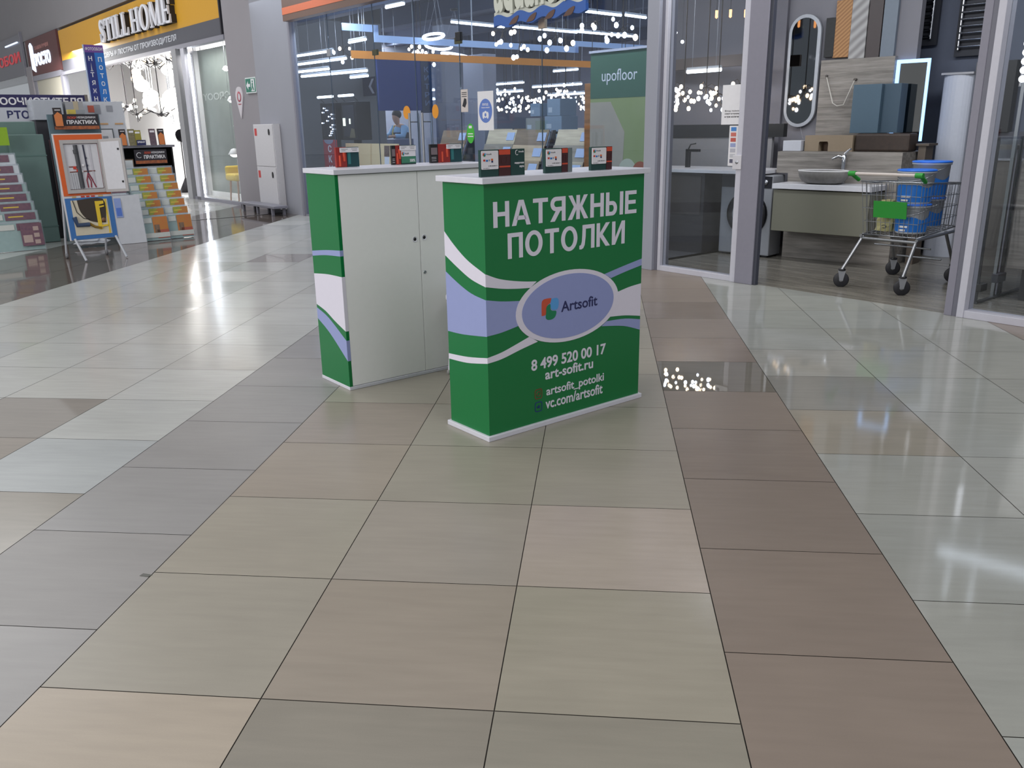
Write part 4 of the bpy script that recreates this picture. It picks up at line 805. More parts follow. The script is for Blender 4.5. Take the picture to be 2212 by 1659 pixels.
for k, (s, z) in enumerate(((-20.3, 1.55), (-20.25, .85))):
    t = sth('wall_lamp', ('upper', 'lower')[k] + ' white disc lamp on a thin stand near the right jamb of the bright shop', 'lamp', s, 7.35, 0.003, 'disc lamps in the bright shop')
    MB().disc((0, -.04, z), .15, .04, 20).build('disc', M('disc_white', (228, 228, 232), .4), t); MB().disc((0, -.05, z), .04, .012, 12).build('centre_cap', STEEL, t)
    MB().tube([(0, 0, z), (0, 0, .02)], .012, 6).lathe([(.001, 0), (.12, 0), (.12, .02), (.001, .02)], n=14).build('stand', DK, t)
pn = [(-16.86, 3.1, .05), (-16.86, 2.49, .07), (-16.72, 1.92, .09), (-16.66, 1.45, .05), (-16.64, 1.33, .045), (-16.87, .92, .12), (-16.6, .42, .07)]
for k, (s, z, r) in enumerate(pn):
    t = sth('pendant_lamp', 'small lit dome pendant before the grey-green panel, %s' % ('topmost', 'second from top', 'third from top', 'upper of the close pair', 'lower of the close pair', 'largest, above the chair', 'lowest, over the chair seat')[k], 'lamp', s, 6.75, z, 'dome pendants before the grey-green panel')
    MB().lathe([(.001, r), (r * .5, r * .85), (r, .1 * r), (r, 0)], n=16).build('lamp_shade', M('dome_white', (226, 226, 226), .4), t); MB().sphere((0, 0, 0), r * .75, 10, 6, .6).build('bulb', GLO, t)
    MB().tube([(0, 0, r), (0, 0, 3.6 - z)], .003, 4).build('cord', STEEL, t)
# yellow chair
ch = sth('armchair', 'yellow upholstered chair with wooden legs beside the grey column', 'chair', -16.72, 6.78, 0.003)
CY = M('yellow_fabric', (214, 184, 48), .7)
BX(-.3, .2, -.22, .22, .42, .56).build('seat', CY, ch, .05, 3); BX(-.02, .2, .08, .2, .5, 1.02).build('backrest', CY, ch, .05, 3); BX(-.34, -.24, -.2, .2, .46, .70).build('armrest', CY, ch, .04, 3)
for x in (-.22, .14):
    for y in (-.14, .14): MB().tube([(x, y, .44), (x * 1.15, y * 1.2, 0)], [.022, .014], 8).build('leg', M('pale_wood_leg', (178, 138, 112), .5), ch)
wb = sth('side_cabinet', 'white side cabinet partly hidden by the grey column behind the chair', 'cabinet', -16.42, 6.74, .003); BX(-.08, .15, -.1, .24, 0, .86).build('body', WHITE, wb, .01); BX(-.07, .14, -.108, -.1, .45, .84).build('drawer', CARDW, wb); BX(-.07, .14, -.108, -.1, .04, .43).build('drawer', CARDW, wb)
# things on the grey column
fc = sth('fire_cabinet', 'tall white fire hose cabinet with two doors standing against the grey column', 'cabinet', -14.33, 6.395, 0)
FW = M('cabinet_white', (206, 204, 208), .45)
BX(-.40, .40, -.12, -.0, .07, 1.47).build('body', FW, fc)
for a, b_ in ((.09, .76), (.78, 1.46)):
    dr = BX(-.38, .38, -.132, -.12, a, b_).build('door', FW, fc, .003)
    MB().prism(ell(.25, b_ - .12, .022, .05, 16), -.145, -.132).build('handle', BLACK, dr); BX(-.34, -.25, -.134, -.132, b_ - .18, b_ - .06).build('red_mark', M('fire_red', (200, 60, 60), .5), dr)
st = sth('low_platform', 'low grey metal platform on short legs in front of the fire cabinet', 'platform', -14.28, 6.12, 0)
BX(-.72, .72, -.13, .13, .12, .16).build('top', GREYALU, st, .005)
for x in (-.6, .0, .6):
    for y in (-.1, .1): BX(x - .02, x + .02, y - .02, y + .02, .002, .12).build('leg', GREYALU, st)
es = sth('exit_sign', 'green emergency exit sign with running man and left arrow on the column', 'sign', -14.98, 6.437, 2.12)
BX(-.22, .22, -.03, 0, -.13, .13).build('frame', M('exit_frame', (214, 220, 220), .5), es); BX(-.2, .2, -.034, -.03, -.11, .11).build('panel', M('exit_green', (22, 118, 96), .5), es)
MB().prism([(-.17, 0), (-.09, .07), (-.09, .025), (-.01, .025), (-.01, -.025), (-.09, -.025), (-.09, -.07)], -.038, -.034).build('arrow_print', CARDW, es)
BX(.03, .17, -.036, -.034, -.1, .1).build('door_print', CARDW, es); MB().prism(ell(.1, .06, .018, .02, 10), -.04, -.036).prism([(.07, .03), (.12, .035), (.11, -.02), (.15, -.08), (.12, -.085), (.09, -.03), (.06, -.08), (.04, -.07), (.075, -.01)], -.04, -.036).build('man_print', M('exit_green', (22, 118, 96), .5), es)
pi = sth('pin_sign', 'pale drop-shaped sign with a red ring on the grey column', 'sign', -15.56, 6.438, 1.85)
MB().prism(smooth([(0, -.28), (.1, -.05), (.16, .12), (.1, .24), (0, .27), (-.1, .24), (-.16, .12), (-.1, -.05), (0, -.28)], 4)[:-1], -.02, 0).build('panel', M('pin_pale', (206, 200, 206), .5), pi)
MB().lathe([(.06, 0), (.09, 0), (.09, .003), (.06, .003), (.06, 0)], (0, -.024, .1), 20, 'y').build('ring_print', M('pin_red', (176, 70, 88), .5), pi); text('small_lettering', 'гардероб', M('pin_red', (176, 70, 88), .5), pi, -.07, .07, -.04, -.015, -.02, .002)
so = sth('wall_socket', 'white wall socket low on the grey column left of the fire cabinet', 'socket', -15.0, 6.438, .33); BX(-.05, .05, -.015, 0, -.08, .08).build('plate', M('lock_white', (206, 204, 210), .4), so, .004)
for z in (-.04, .04): MB().disc((0, -.018, z), .025, .004, 12).build('outlet', M('socket_grey', (170, 170, 174), .5), so)

# ================================================================ STAND ON THE LEFT (local x = d to the right, y away, z up)
def kth(name, label, cat, d, s, z=0, group=None): return thing(name, label, cat, SW(s, d, z), RK, group)
FILM = M('clear_film', (226, 232, 240), .12, alpha=.26, noise=.3, scale=25, rgb2=(150, 164, 180)); TEALB = M('teal_sheet', (140, 172, 166), .5, noise=.06); WHB = M('white_sheet', (216, 222, 226), .5)
LEG = M('pale_grey_metal', (184, 188, 196), .4)
PRK = {}
OG = M('orange_label', (190, 104, 58), .5, noise=.3, scale=20, rgb2=(176, 130, 60)); GRL = M('green_label', (120, 148, 62), .5, noise=.3, scale=20, rgb2=(176, 160, 64)); PU = M('purple_label', (86, 66, 88), .5, noise=.4, scale=30, rgb2=(128, 92, 100))
def hatch(d0, d1, s, ztop, hgt, label, group, sheet, lab, l0, l1, big=False):
    t = kth('hatch_pack', label, 'hatch pack', d0, s, 0, group); w = d1 - d0
    zb = max(.004, ztop - hgt); X = Matrix.Translation((0, 0, zb)) @ Matrix.Rotation(-.13, 4, 'X'); H = ztop - zb
    def part(name, mt, *a, par=t):
        m = MB(); m.X = X; m.box(*a); return m.build(name, mt, par)
    part('sheet', sheet, .012, w - .012, .006, .035, .004, H - .02); part('plastic_wrap', FILM, 0, w, 0, .04, 0, H)
    top = H - .025; lh = .085 if not big else H - .1
    c = part('label_card', lab, w * l0, w * l1, -.003, -.001, top - lh, top)
    part('print_block', M('label_white', (196, 200, 196), .6), w * max(.03, l0 - .34), w * (l0 - .03), -.003, -.001, top - .075, top - .01) if l0 > .25 else None
    if big:
        part('picture_print', M('hatch_red_print', (170, 88, 72), .5), w * .5, w * .96, -.004, -.003, .03, H * .42, par=c); part('picture_print', M('hatch_photo', (150, 122, 100), .5, noise=.4, scale=30), w * .42, w * .62, -.004, -.003, H * .3, H * .62, par=c)
        part('logo_strip', M('label_white', (196, 200, 196), .6), w * .02, w * .98, -.005, -.004, .04, .10, par=c)
    else:
        if lab is OG:
            m = MB(); m.X = X; a, b_ = w * l0, w * l1; m.prism([(a, top - lh), (a + (b_ - a) * .22, top - lh), (a + (b_ - a) * .6, top), (a, top)], -.0036, -.003); m.build('green_print', GRL, c)
        part('title_print', M('label_yellow', (206, 180, 80), .6), w * (l0 + .04), w * (l0 + (l1 - l0) * .6), -.004, -.003, top - lh * .6, top - lh * .42, par=c)
    return t
W7 = ['frontmost', 'second', 'third', 'fourth', 'fifth', 'sixth', 'rearmost']
for i in range(6, -1, -1):
    hatch(3.37 - .03 * 0, 3.70, -11.72 - .09 * i, .335 + .1 * i, .335 if i == 0 else .36, '%s wrapped teal hatch pack in the left orange-labelled column' % W7[i], 'teal hatch packs in the left column', TEALB, OG, .38, .95, i == 0)
for i in range(6, -1, -1):
    hatch(3.705, 4.03, -11.76 - .09 * i, .335 + .1 * i, .335 if i == 0 else .36, '%s wrapped hatch pack in the right orange-labelled column' % W7[i], 'hatch packs in the right column', WHB if i else TEALB, OG, .36, .95, i == 0)
for i in range(4, -1, -1):
    hatch(3.02, 3.33, -11.98 - .09 * i, .62 + .11 * i, .5, '%s purple-labelled hatch pack behind the easel door' % ['front', 'second', 'third', 'fourth', 'rearmost'][i], 'purple hatch packs behind the easel', WHB, PU, .3, .98)
ZL = [.36, .48, .59, .70, .81, .92, 1.03, 1.16]
for i in range(7, -1, -1):
    hatch(1.35 - .0 * i, 2.235 - .012 * i, -11.92 - .06 * i, ZL[i], ZL[0] if i == 0 else .4, '%s purple-labelled hatch pack of the stepped pile at the photo edge' % ['frontmost', 'second', 'third', 'fourth', 'fifth', 'sixth', 'seventh', 'rearmost'][i], 'stepped hatch packs at the left edge', TEALB if i < 5 else WHB, PU, .60 - .02 * i if i else .68, .97 - .01 * i)
t = kth('picture_flyer', 'purple flyer with pale pictures on the front hatch pack of the edge pile', 'flyer', 1.98, -11.905, .06)
m = MB(); m.X = Matrix.Rotation(-.13, 4, 'X'); m.box(0, .24, -.004, -.002, 0, .27); m.build('sheet', PU, t)
for k, (a, b_, z, w_) in enumerate(((.02, .12, .04, .09), (.14, .2, .02, .05), (.14, .2, .1, .05), (.14, .2, .18, .05))):
    m = MB(); m.X = Matrix.Rotation(-.13, 4, 'X'); m.box(a, b_, -.006, -.004, z, z + w_); m.build('picture_print', M('flyer_pale', (176, 156, 150), .6), t)
# supports
t = kth('display_rack', 'black shelf unit with a grey top board carrying leaflets behind the hatch packs', 'rack', 3.42, -12.62)
BX(0, .74, .0, .4, .0, .9).build('body', M('rack_black', (30, 28, 32), .6), t); BX(-.02, .76, -.04, .42, 1.17, 1.2).build('top_board', GREYALU, t); BX(0, .74, .36, .4, .9, 1.17).build('back_panel', BLACK, t)
for x in (0, .72): BX(x, x + .02, 0, .4, .9, 1.17).build('side_panel', BLACK, t)
def praktika(d, s, z, w, h, label, panel=True):
    t = kth('name_board', label, 'board', d, s, z, 'dark boards reading ПРАКТИКА')
    b = BX(0, w, 0, .02, 0, h).build('board', M('board_dark', (42, 38, 46), .5), t); BX(.005, w - .005, -.002, 0, .004, h * .24).build('picture_print', M('board_flames', (70, 50, 54), .5, noise=.6, scale=28, rgb2=(206, 116, 60)), b)
    text('board_lettering', 'ПРАКТИКА', CARDW, b, w * .28, w * .95, h * .36, h * .62, 0, .002, .035)
    text('board_lettering', 'ЛЮКИ', M('board_red', (204, 82, 60), .5), b, w * .3, w * .5, h * .7, h * .86, 0, .002, .02); text('board_lettering', 'НЕВИДИМКИ', CARDW, b, w * .52, w * .93, h * .7, h * .86, 0, .002, .01)
    MB().tube([(w * .14 + h * .18 * math.cos(a), -.001, h * .62 + h * .18 * math.sin(a)) for a in [k * PI / 8 for k in range(2, 15)]], .004, 5).build('ring_print', CARDW, b)
praktika(3.62, -12.56, .955, .43, .19, 'dark board reading ПРАКТИКА inside the black shelf')
bp = kth('small_panel', 'small grey panel with brown frame in the black shelf, left of the dark board', 'panel', 3.47, -12.58, .905); BX(0, .13, 0, .015, 0, .12).build('frame', M('brown_frame', (110, 92, 74), .6), bp); BX(.012, .118, -.002, 0, .0, .105).build('sheet', WHB, bp)
praktika(2.66, -12.45, 1.42, .54, .19, 'dark board reading ПРАКТИКА standing above the orange easel')
lc = [('orange', 3.46), ('photo', 3.575), ('yellow', 3.655), ('violet', 3.85), ('orange', 3.965)]
def leaflet(d, s, z, h, w, kind, label):
    t = kth('leaflet', label, 'leaflet', d, s, z, 'leaflets standing on the stand')
    base = {'orange': M('leaflet_dark', (44, 36, 38), .5), 'photo': M('leaflet_photo', (74, 72, 60), .5, noise=.6, scale=45, rgb2=(150, 140, 100)), 'yellow': M('leaflet_olive', (150, 142, 56), .5), 'violet': M('leaflet_violet', (66, 54, 68), .5, noise=.5, scale=40, rgb2=(120, 100, 110))}[kind]
    m = MB(); m.X = Matrix.Rotation(-.12, 4, 'X'); m.box(0, w, 0, .012, 0, h); m.build('booklet', base, t)
    m = MB(); m.X = Matrix.Rotation(-.12, 4, 'X')
    if kind == 'orange': m.prism([(.006, .005), (w - .006, .005), (w - .004, h * .62), (w * .5, h * .78), (.004, h * .6)], -.002, 0); m.build('picture_print', M('leaflet_orange', (206, 122, 66), .5), t)
    else: m.box(w * .15, w * .85, -.002, 0, h * .78, h * .88); m.build('title_print', CARDW, t)
    m = MB(); m.X = Matrix.Rotation(-.12, 4, 'X'); m.box(w * .2, w * .85, -.003, -.001, h * .86, h * .9); m.build('line_print', CARDW, t)
for k, (kd, d) in enumerate(lc): leaflet(d, -12.55, 1.203, .215 if kd != 'yellow' else .2, .085, kd, 'upright leaflet on the grey shelf top, %s' % ('orange and black, leftmost', 'dark photo, second', 'olive, third', 'violet photo, fourth', 'orange and black, rightmost')[k])
bk = kth('price_card', 'navy and white card in front of the olive leaflet on the shelf top', 'card', 3.66, -12.52, 1.203); BX(0, .12, 0, .01, 0, .07).build('card', NAVYINK, bk); text('card_lettering', 'SPRINT', CARDW, bk, .01, .11, .03, .055, 0, .002)
leaflet(2.665, -12.40, 1.46, .23, .1, 'orange', 'orange and black leaflet clipped to the left of the board above the easel')
t = kth('white_hatch', 'white wrapped hatch with printed picture standing behind the leaflets', 'hatch pack', 3.22, -13.15, 0)
X = Matrix.Translation((0, 0, .91)) @ Matrix.Rotation(-.1, 4, 'X') 
def wp(name, mt, par, *a):
    m = MB(); m.X = X; m.box(*a); return m.build(name, mt, par)
wp('sheet', M('hatch_white', (220, 220, 224), .5), t, 0, .52, 0, .04, 0, .88); wp('plastic_wrap', FILM, t, -.01, .53, -.006, .046, -.005, .89)
f = wp('hatch_frame', M('hatch_frame', (92, 96, 102), .5), t, .08, .34, -.012, -.006, .06, .52); wp('hatch_panel', M('hatch_white', (220, 220, 224), .5), f, .095, .325, -.014, -.012, .06, .505)
wp('picture_print', M('print_red', (196, 96, 76), .6), t, .12, .18, -.016, -.014, .38, .46); wp('picture_print', M('print_grey', (150, 152, 160), .6), t, .17, .26, -.016, -.014, .3, .42)
wp('picture_print', M('print_red', (196, 96, 76), .6), t, .06, .14, -.009, -.006, .74, .83); wp('picture_print', M('print_grey', (150, 152, 160), .6), t, .14, .22, -.009, -.006, .72, .84); wp('picture_print', M('print_grey', (150, 152, 160), .6), t, .3, .38, -.009, -.006, .75, .83)
for a in (.06, .18, .38): wp('stripe_print', M('stripe_orange', (206, 160, 110), .6), t, a, a + .11, -.009, -.006, .575, .595)
BX(.0, .2, -.05, .1, .003, .9).build('support_box', M('support_grey', (70, 70, 76), .7), t)
t = kth('foam_board', 'white wrapped board with a blue label leaning low beside the easel', 'board', 3.04, -11.66)
m = MB(); m.X = Matrix.Rotation(-.14, 4, 'X'); m.box(0, .325, 0, .04, .003, .61); m.build('sheet', M('foam_white', (222, 222, 226), .6), t)
m = MB(); m.X = Matrix.Rotation(-.14, 4, 'X'); m.box(-.006, .331, -.006, .046, .002, .62); m.build('plastic_wrap', FILM, t)
m = MB(); m.X = Matrix.Rotation(-.14, 4, 'X'); m.box(.01, .09, -.01, -.006, .34, .58); l = m.build('label_card', M('label_blue', (140, 160, 214), .5), t)
m = MB(); m.X = Matrix.Rotation(-.14, 4, 'X'); m.box(.02, .08, -.012, -.010, .36, .46); m.build('picture_print', M('label_blue_deep', (84, 120, 204), .5), l)
# crumpled bag on the floor
rr = random.Random(2); m = MB(); vs = []
for i in range(7):
    for j in range(14):
        a = 2 * PI * j / 14; r = (.13 * math.sin(PI * min(i + .6, 6.4) / 7)) * rr.uniform(.7, 1.25); vs.append((r * math.cos(a) * 1.5, r * math.sin(a), .006 + .018 * i + rr.uniform(0, .012)))
m.add(vs, [(i * 14 + j, i * 14 + (j + 1) % 14, (i + 1) * 14 + (j + 1) % 14, (i + 1) * 14 + j) for i in range(6) for j in range(14)])
tag(place(m.build('plastic_bag', M('bag_clear', (196, 200, 208), .15, alpha=.8)), SW(-11.75, 2.72), RK), 'crumpled clear plastic bag on the floor behind the easel legs', 'bag')
# teal packs behind
t = kth('wrapped_roll_pack', 'tall teal wrapped pack standing behind the stepped pile', 'pack', 2.15, -12.62); MB().box(0, .40, 0, .12, .003, 1.37).build('pack', M('teal_pack', (104, 130, 126), .5, noise=.1, scale=6), t, .01); BX(-.004, .404, -.004, .124, .2, .215).build('strap', M('strap_teal', (90, 118, 114), .4), t); BX(-.004, .404, -.004, .124, 1.1, 1.115).build('strap', M('strap_teal', (90, 118, 114), .4), t)
t = kth('wrapped_roll_pack', 'second teal wrapped pack, taller, farther back at the left edge', 'pack', 2.12, -12.80); MB().box(-.1, .39, 0, .12, .003, 1.53).build('pack', M('teal_pack', (104, 130, 126), .5, noise=.1, scale=6), t, .01); BX(-.104, .394, -.004, .124, 1.3, 1.315).build('strap', M('strap_teal', (90, 118, 114), .4), t)
tag(place(BX(0, .30, 0, .01, 0, .215).build('lime_card', M('lime_card', (140, 178, 40), .5), None), SW(-12.44, 1.82, 1.245), RK), 'lime green card standing on the stepped pile at the photo edge', 'card')
t = kth('maroon_roll', 'dark maroon roll standing between the teal pack and the easel', 'roll', 2.72, -12.75); MB().lathe([(.001, .003), (.09, .003), (.09, 1.3), (.001, 1.3)], n=20).build('roll', M('maroon', (74, 30, 38), .5), t); MB().lathe([(.0915, .5), (.0915, .54)], n=20).build('band', M('maroon_dark', (54, 22, 28), .5), t)
t = kth('wrapped_box', 'white box in clear wrap on top of the tall boards above the easel', 'box', 2.55, -12.98, 0); BX(.0, .36, 0, .3, 1.55, 1.80).build('box', M('box_white', (196, 198, 206), .5), t, .006); BX(-.006, .366, -.006, .306, 1.548, 1.806).build('plastic_wrap', FILM, t); BX(.02, .34, .05, .25, .003, 1.55).build('pedestal', M('support_grey', (70, 70, 76), .7), t)
t = kth('cardboard_box', 'grey box with beige tape beside the white wrapped box', 'box', 2.95, -13.0, 0); BX(0, .22, 0, .25, 1.6, 1.78).build('box', M('box_grey', (166, 166, 170), .6), t); BX(.1, .16, -.003, .253, 1.6, 1.784).build('tape', M('tape_beige', (190, 176, 150), .5), t); BX(.02, .2, .03, .22, .003, 1.6).build('pedestal', M('support_grey', (70, 70, 76), .7), t)
t = kth('yellow_pack', 'small yellow and grey pack lying over the board above the easel', 'pack', 2.86, -12.5, 1.613); BX(0, .09, 0, .08, 0, .055).build('yellow_box', M('pack_yellow', (206, 186, 90), .5), t); BX(.09, .2, 0, .08, 0, .05).build('grey_box', M('pack_grey', (150, 154, 160), .5), t)
t = kth('board_stand', 'grey-blue board standing behind the dark board above the easel', 'board', 2.62, -12.56, 0); BX(0, .62, 0, .05, .003, 1.61).build('board', M('stand_blue_grey', (96, 118, 128), .6), t)
# tall folded sign and banner
t = kth('folded_sign', 'tall folded blue sign with vertical white letters and a purple top', 'sign', 3.43, -13.55)
NV, LBL2, PUR = M('sign_deep_blue', (40, 52, 124), .5), M('sign_light_blue', (44, 116, 196), .5), M('sign_purple', (110, 72, 150), .5)
p1 = BX(0, .125, 0, .03, .3, 2.45).build('left_panel', NV, t); p2 = BX(.125, .25, 0, .03, .3, 2.45).build('right_panel', LBL2, t); tp_ = BX(0, .25, -.002, .03, 2.45, 2.55).build('top_panel', PUR, t)
BX(-.01, .0, -.005, .035, .003, 2.55).build('edge_strip', M('sign_edge', (170, 186, 214), .4), t); BX(.02, .23, -.1, .12, .003, .3).build('base', GREYALU, t)
text('sign_lettering', 'ФОТООБОИ', CARDW, tp_, .015, .235, 2.475, 2.52, -.002, .002, .01)
for k, c_ in enumerate('НАТЯЖНЫЕ'):
    zz = 2.34 - .107 * k
    if c_ == 'А': MB().prism([(.055, zz - .02), (.0625, zz + .085), (.07, zz - .02)], -.003, 0).prism([(.044, zz - .03), (.081, zz - .03), (.081, zz - .02), (.044, zz - .02)], -.003, 0).build('tower_letter', M('letter_grey', (190, 190, 196), .5), p1)
    else: text('sign_letter', c_, CARDW, p1, .038, .087, zz, zz + .062, 0, .002, .02)
for k, c_ in enumerate('ПОТОЛКИ'): text('sign_letter', c_, CARDW, p2, .163, .212, 2.33 - .107 * k, 2.392 - .107 * k, 0, .002, .02)
t = kth('banner', 'wide two-line banner with navy and white stripes and cropped large letters at the left edge', 'banner', 3.2, -13.3)
bn = BX(-1.9, .09, 0, .02, 1.2, 1.875).build('banner_sheet', M('banner_white', (196, 198, 208), .6), t); nv = BX(-1.9, .09, -.002, 0, 1.715, 1.875).build('navy_stripe', M('banner_navy', (42, 38, 84), .6), bn)
text('banner_lettering', 'ООЧИСТИТЕЛЯ', CARDW, nv, -.96, .05, 1.745, 1.84, -.002, .002, .03); text('banner_lettering', 'ВТОМОБИЛЯ', NAVYINK, bn, -.90, -.05, 1.57, 1.675, 0, .002, .03)
BX(.08, .12, -.005, .03, 1.2, 1.88).build('edge_frame', M('banner_frame', (120, 112, 104), .6), t)
for x in (-1.8, -.1): MB().tube([(x, .03, .003), (x, .03, 1.25)], .015, 6).build('stand_leg', STEEL, t)

# easel with pipe pictures and a small open door
e = kth('easel', 'wheeled white easel with orange and blue picture panel of pipes and a small open door', 'easel', 2.23, -10.5)
TI = Matrix.Translation((0, 0, .235)) @ Matrix.Rotation(-.05, 4, 'X'); Wd, Hh = .49, 1.13
def ep(name, mt, par, x0, x1, y0, y1, z0, z1, bev=0):
    m = MB(); m.X = TI; m.box(x0, x1, y0, y1, z0, z1); return m.build(name, mt, par, bev)
EW = M('easel_white', (212, 210, 214), .45)
pb = ep('panel', EW, e, -.012, Wd + .012, .006, .03, -.006, Hh + .012)
up_ = ep('orange_print', M('easel_orange', (212, 94, 36), .5), pb, 0, Wd, 0, .005, .48, Hh); lo = ep('blue_print', M('easel_blue', (58, 112, 176), .5), pb, 0, Wd, 0, .005, 0, .455)
for q, (a, b_, mt) in enumerate(((.08, .12, M('strip_yellow', (206, 170, 110), .5)), (.17, .21, REDP), (.225, .26, REDP), (.275, .315, REDP), (.35, .4, M('strip_yellow', (206, 170, 110), .5)))): ep('strip_print', mt, pb, a, b_, .003, .0055, .458, .474)
fr = MB(); fr.X = TI
for a in ((.045, .455, .505, .545), (.045, .455, 1.035, 1.075), (.045, .075, .545, 1.035), (.425, .455, .545, 1.035)): fr.box(a[0], a[1], -.02, 0, a[2], a[3])
f = fr.build('hatch_frame', M('frame_grey_white', (176, 172, 172), .45), e)
w = ep('window_picture', M('pic_white', (206, 206, 212), .6), e, .075, .425, -.004, -.001, .545, 1.035); 
m = MB(); m.X = TI; m.tube([(.075, -.006, .548), (.425, -.006, .548), (.425, -.006, 1.032), (.075, -.006, 1.032)], .004, 4, True).build('red_border', M('border_dark_red', (132, 44, 52), .5), w)
GP = M('pipe_grey', (66, 68, 74), .5); NP = M('pipe_navy', (42, 44, 66), .5); CP = M('pipe_copper', (120, 64, 56), .5); RP = M('pipe_red', (130, 40, 60), .5); SP = M('pipe_silver', (176, 178, 184), .5)
def pt(name, mt, pts, r):
    m = MB(); m.X = TI
    for p in pts: m.tube([(a, -.006, b_) for a, b_ in p], r, 6)
    return m.build(name, mt, w)
pt('grey_pipe', GP, [[(.205, .56), (.195, 1.02)]], .024); pt('grey_pipe', GP, [[(.193, .93), (.19, .97)]], .029); pt('navy_pipe', NP, [[(.285, .72), (.275, 1.02)]], .009)
pt('navy_valve', NP, [[(.275, .8), (.295, .8)], [(.272, .88), (.292, .88)]], .012); pt('copper_rail', CP, [[(.1, .735), (.36, .74)], [(.1, .79), (.2, .79)]], .006)
pt('silver_pipe', SP, [[(.11 + .022 * k, .55), (.105 + .022 * k, .72)] for k in range(5)], .007); pt('red_hose', RP, [[(.265, .56), (.26, .64), (.285, .73)], [(.345, .56), (.315, .65), (.285, .72)], [(.295, .56), (.3, .63), (.275, .7)]], .007)
m = MB(); m.X = TI; m.box(.14, .17, -.016, -.006, .765, .795).box(.17, .2, -.016, -.006, .735, .765).build('red_knob', REDP, w)
m = MB(); m.X = TI; m.disc((.195, -.014, .79), .016, .01, 12).disc((.225, -.014, .735), .014, .01, 12).disc((.245, -.014, .8), .014, .01, 12).build('white_dial', CARDW, w)
m = MB(); m.X = TI; m.box(.325, .345, -.01, -.004, .6, 1.02).build('white_pipe', M('pic_pale', (190, 188, 196), .5), w)
lw = ep('lower_picture', M('pic_cream', (206, 198, 178), .6), e, .055, .435, -.003, -.0005, .045, .43)
m = MB(); m.X = TI; m.prism(smooth([(.12, .43), (.14, .3), (.22, .2), (.36, .17), (.39, .2), (.39, .43), (.12, .43)], 4)[:-1], -.006, -.003).build('dark_basin_print', M('pic_dark', (58, 48, 40), .5), lw)
m = MB(); m.X = TI; m.tube([(.075, -.008, .43), (.1, -.008, .3), (.16, -.008, .23), (.22, -.008, .215)], .004, 5).build('hose_print', BLACK, lw)
m = MB(); m.X = TI; m.tube([(.065, -.01, .25), (.085, -.01, .16), (.21, -.01, .16)], .024, 8).build('blue_siphon', M('pic_siphon', (56, 74, 104), .5), lw)
m = MB(); m.X = TI; m.tube([(.21, -.01, .17), (.26, -.01, .13), (.33, -.01, .115)], .014, 8).build('brass_pipe', M('pic_brass', (150, 120, 50), .4, .4), lw)
m = MB(); m.X = TI; m.prism([(.30, .1), (.34, .1), (.34, .37), (.39, .38), (.39, .41), (.30, .41)], -.012, -.006).prism([(.3, .12), (.4, .13), (.4, .15), (.3, .14)], -.014, -.008).prism([(.31, .33), (.39, .345), (.39, .36), (.31, .35)], -.014, -.008).build('yellow_frame_print', M('pic_yellow', (226, 192, 50), .5), lw)
m = MB(); m.X = TI; m.disc((.365, -.01, .2), .025, .008, 12).build('knob_print', M('pic_bronze', (120, 84, 56), .5), lw); ep('yellow_edge', M('pic_yellow', (226, 192, 50), .5), lw, .405, .42, -.006, -.003, .05, .43)
dr = MB(); dr.X = TI @ Matrix.Translation((.45, -.02, 0)) @ Matrix.Rotation(-.95, 4, 'Z'); dr.box(0, .30, -.02, 0, .50, 1.075); d = dr.build('small_door', M('frame_grey_white', (176, 172, 172), .45), e, .003)
dr = MB(); dr.X = TI @ Matrix.Translation((.45, -.02, 0)) @ Matrix.Rotation(-.95, 4, 'Z'); dr.box(.03, .27, -.023, -.02, .53, 1.045); dr.build('door_face', M('pic_white', (206, 206, 212), .6), d)
dr = MB(); dr.X = TI @ Matrix.Translation((.45, -.02, 0)) @ Matrix.Rotation(-.95, 4, 'Z'); dr.box(.24, .26, -.03, -.02, .6, .62).box(.24, .26, -.03, -.02, .95, .97).build('latch', BLACK, d)
for x in (.03, Wd - .03):
    MB().tube([(x, .06, 1.2), (x - .04, .32, .06)], .012, 8).build('rear_leg', LEG, e)
    l = MB().tube([(x + .0, -.02, .25), (x + .06, -.12, .012)], .014, 6).build('front_leg', LEG, e)
    MB().lathe([(.001, -.012), (.03, -.012), (.03, .012), (.001, .012)], (x - .04, .32, .032), 12, 'x').build('castor', M('castor_grey', (120, 120, 124), .5), e)

# ================================================================ BATHROOM SHOP
def vth(name, label, cat, x, y, z=0, group=None): return thing(name, label, cat, VW(x, y, z), RV, group)
def vb(name, a, mt): return struct(place(BX(*a).build(name, mt), VW(0, 0), RV))
GW = M('bath_grey_wall', (122, 121, 128), .8, noise=.02); vb('wall_mirror', (-1.9, .98, .85, .95, 0, 4), GW); vb('trim_wall_edge', (-1.9, -.42, .80, .85, 0, 4), M('bath_wall_dark', (112, 111, 119), .8))
sb('wall_bath_back', (-5.75, 3, 9.5, 9.6, 0, 4), M('bath_back_wall', (86, 92, 108), .8)); sb('ceiling_bath', (-5.78, 3, 6.65, 9.6, 3.8, 3.9), M('bath_ceiling', (70, 72, 80), .8)); sb('wall_bath_left', (-5.8, -5.75, 8.9, 9.5, 0, 3.8), CONCG)
VWD = M('grey_wood_panel', (148, 142, 136), .5, noise=.3, scale=16, kind='wood', rgb2=(106, 101, 96))
t = vth('wood_pier', 'grey wood-look pier and ledge behind the washbasin unit', 'pier', 0, 0); BX(.13, 1.25, 0, .5, .003, .87).build('lower_body', VWD, t); BX(0, 1.27, 0, .6, .87, 1.085).build('upper_ledge', VWD, t)
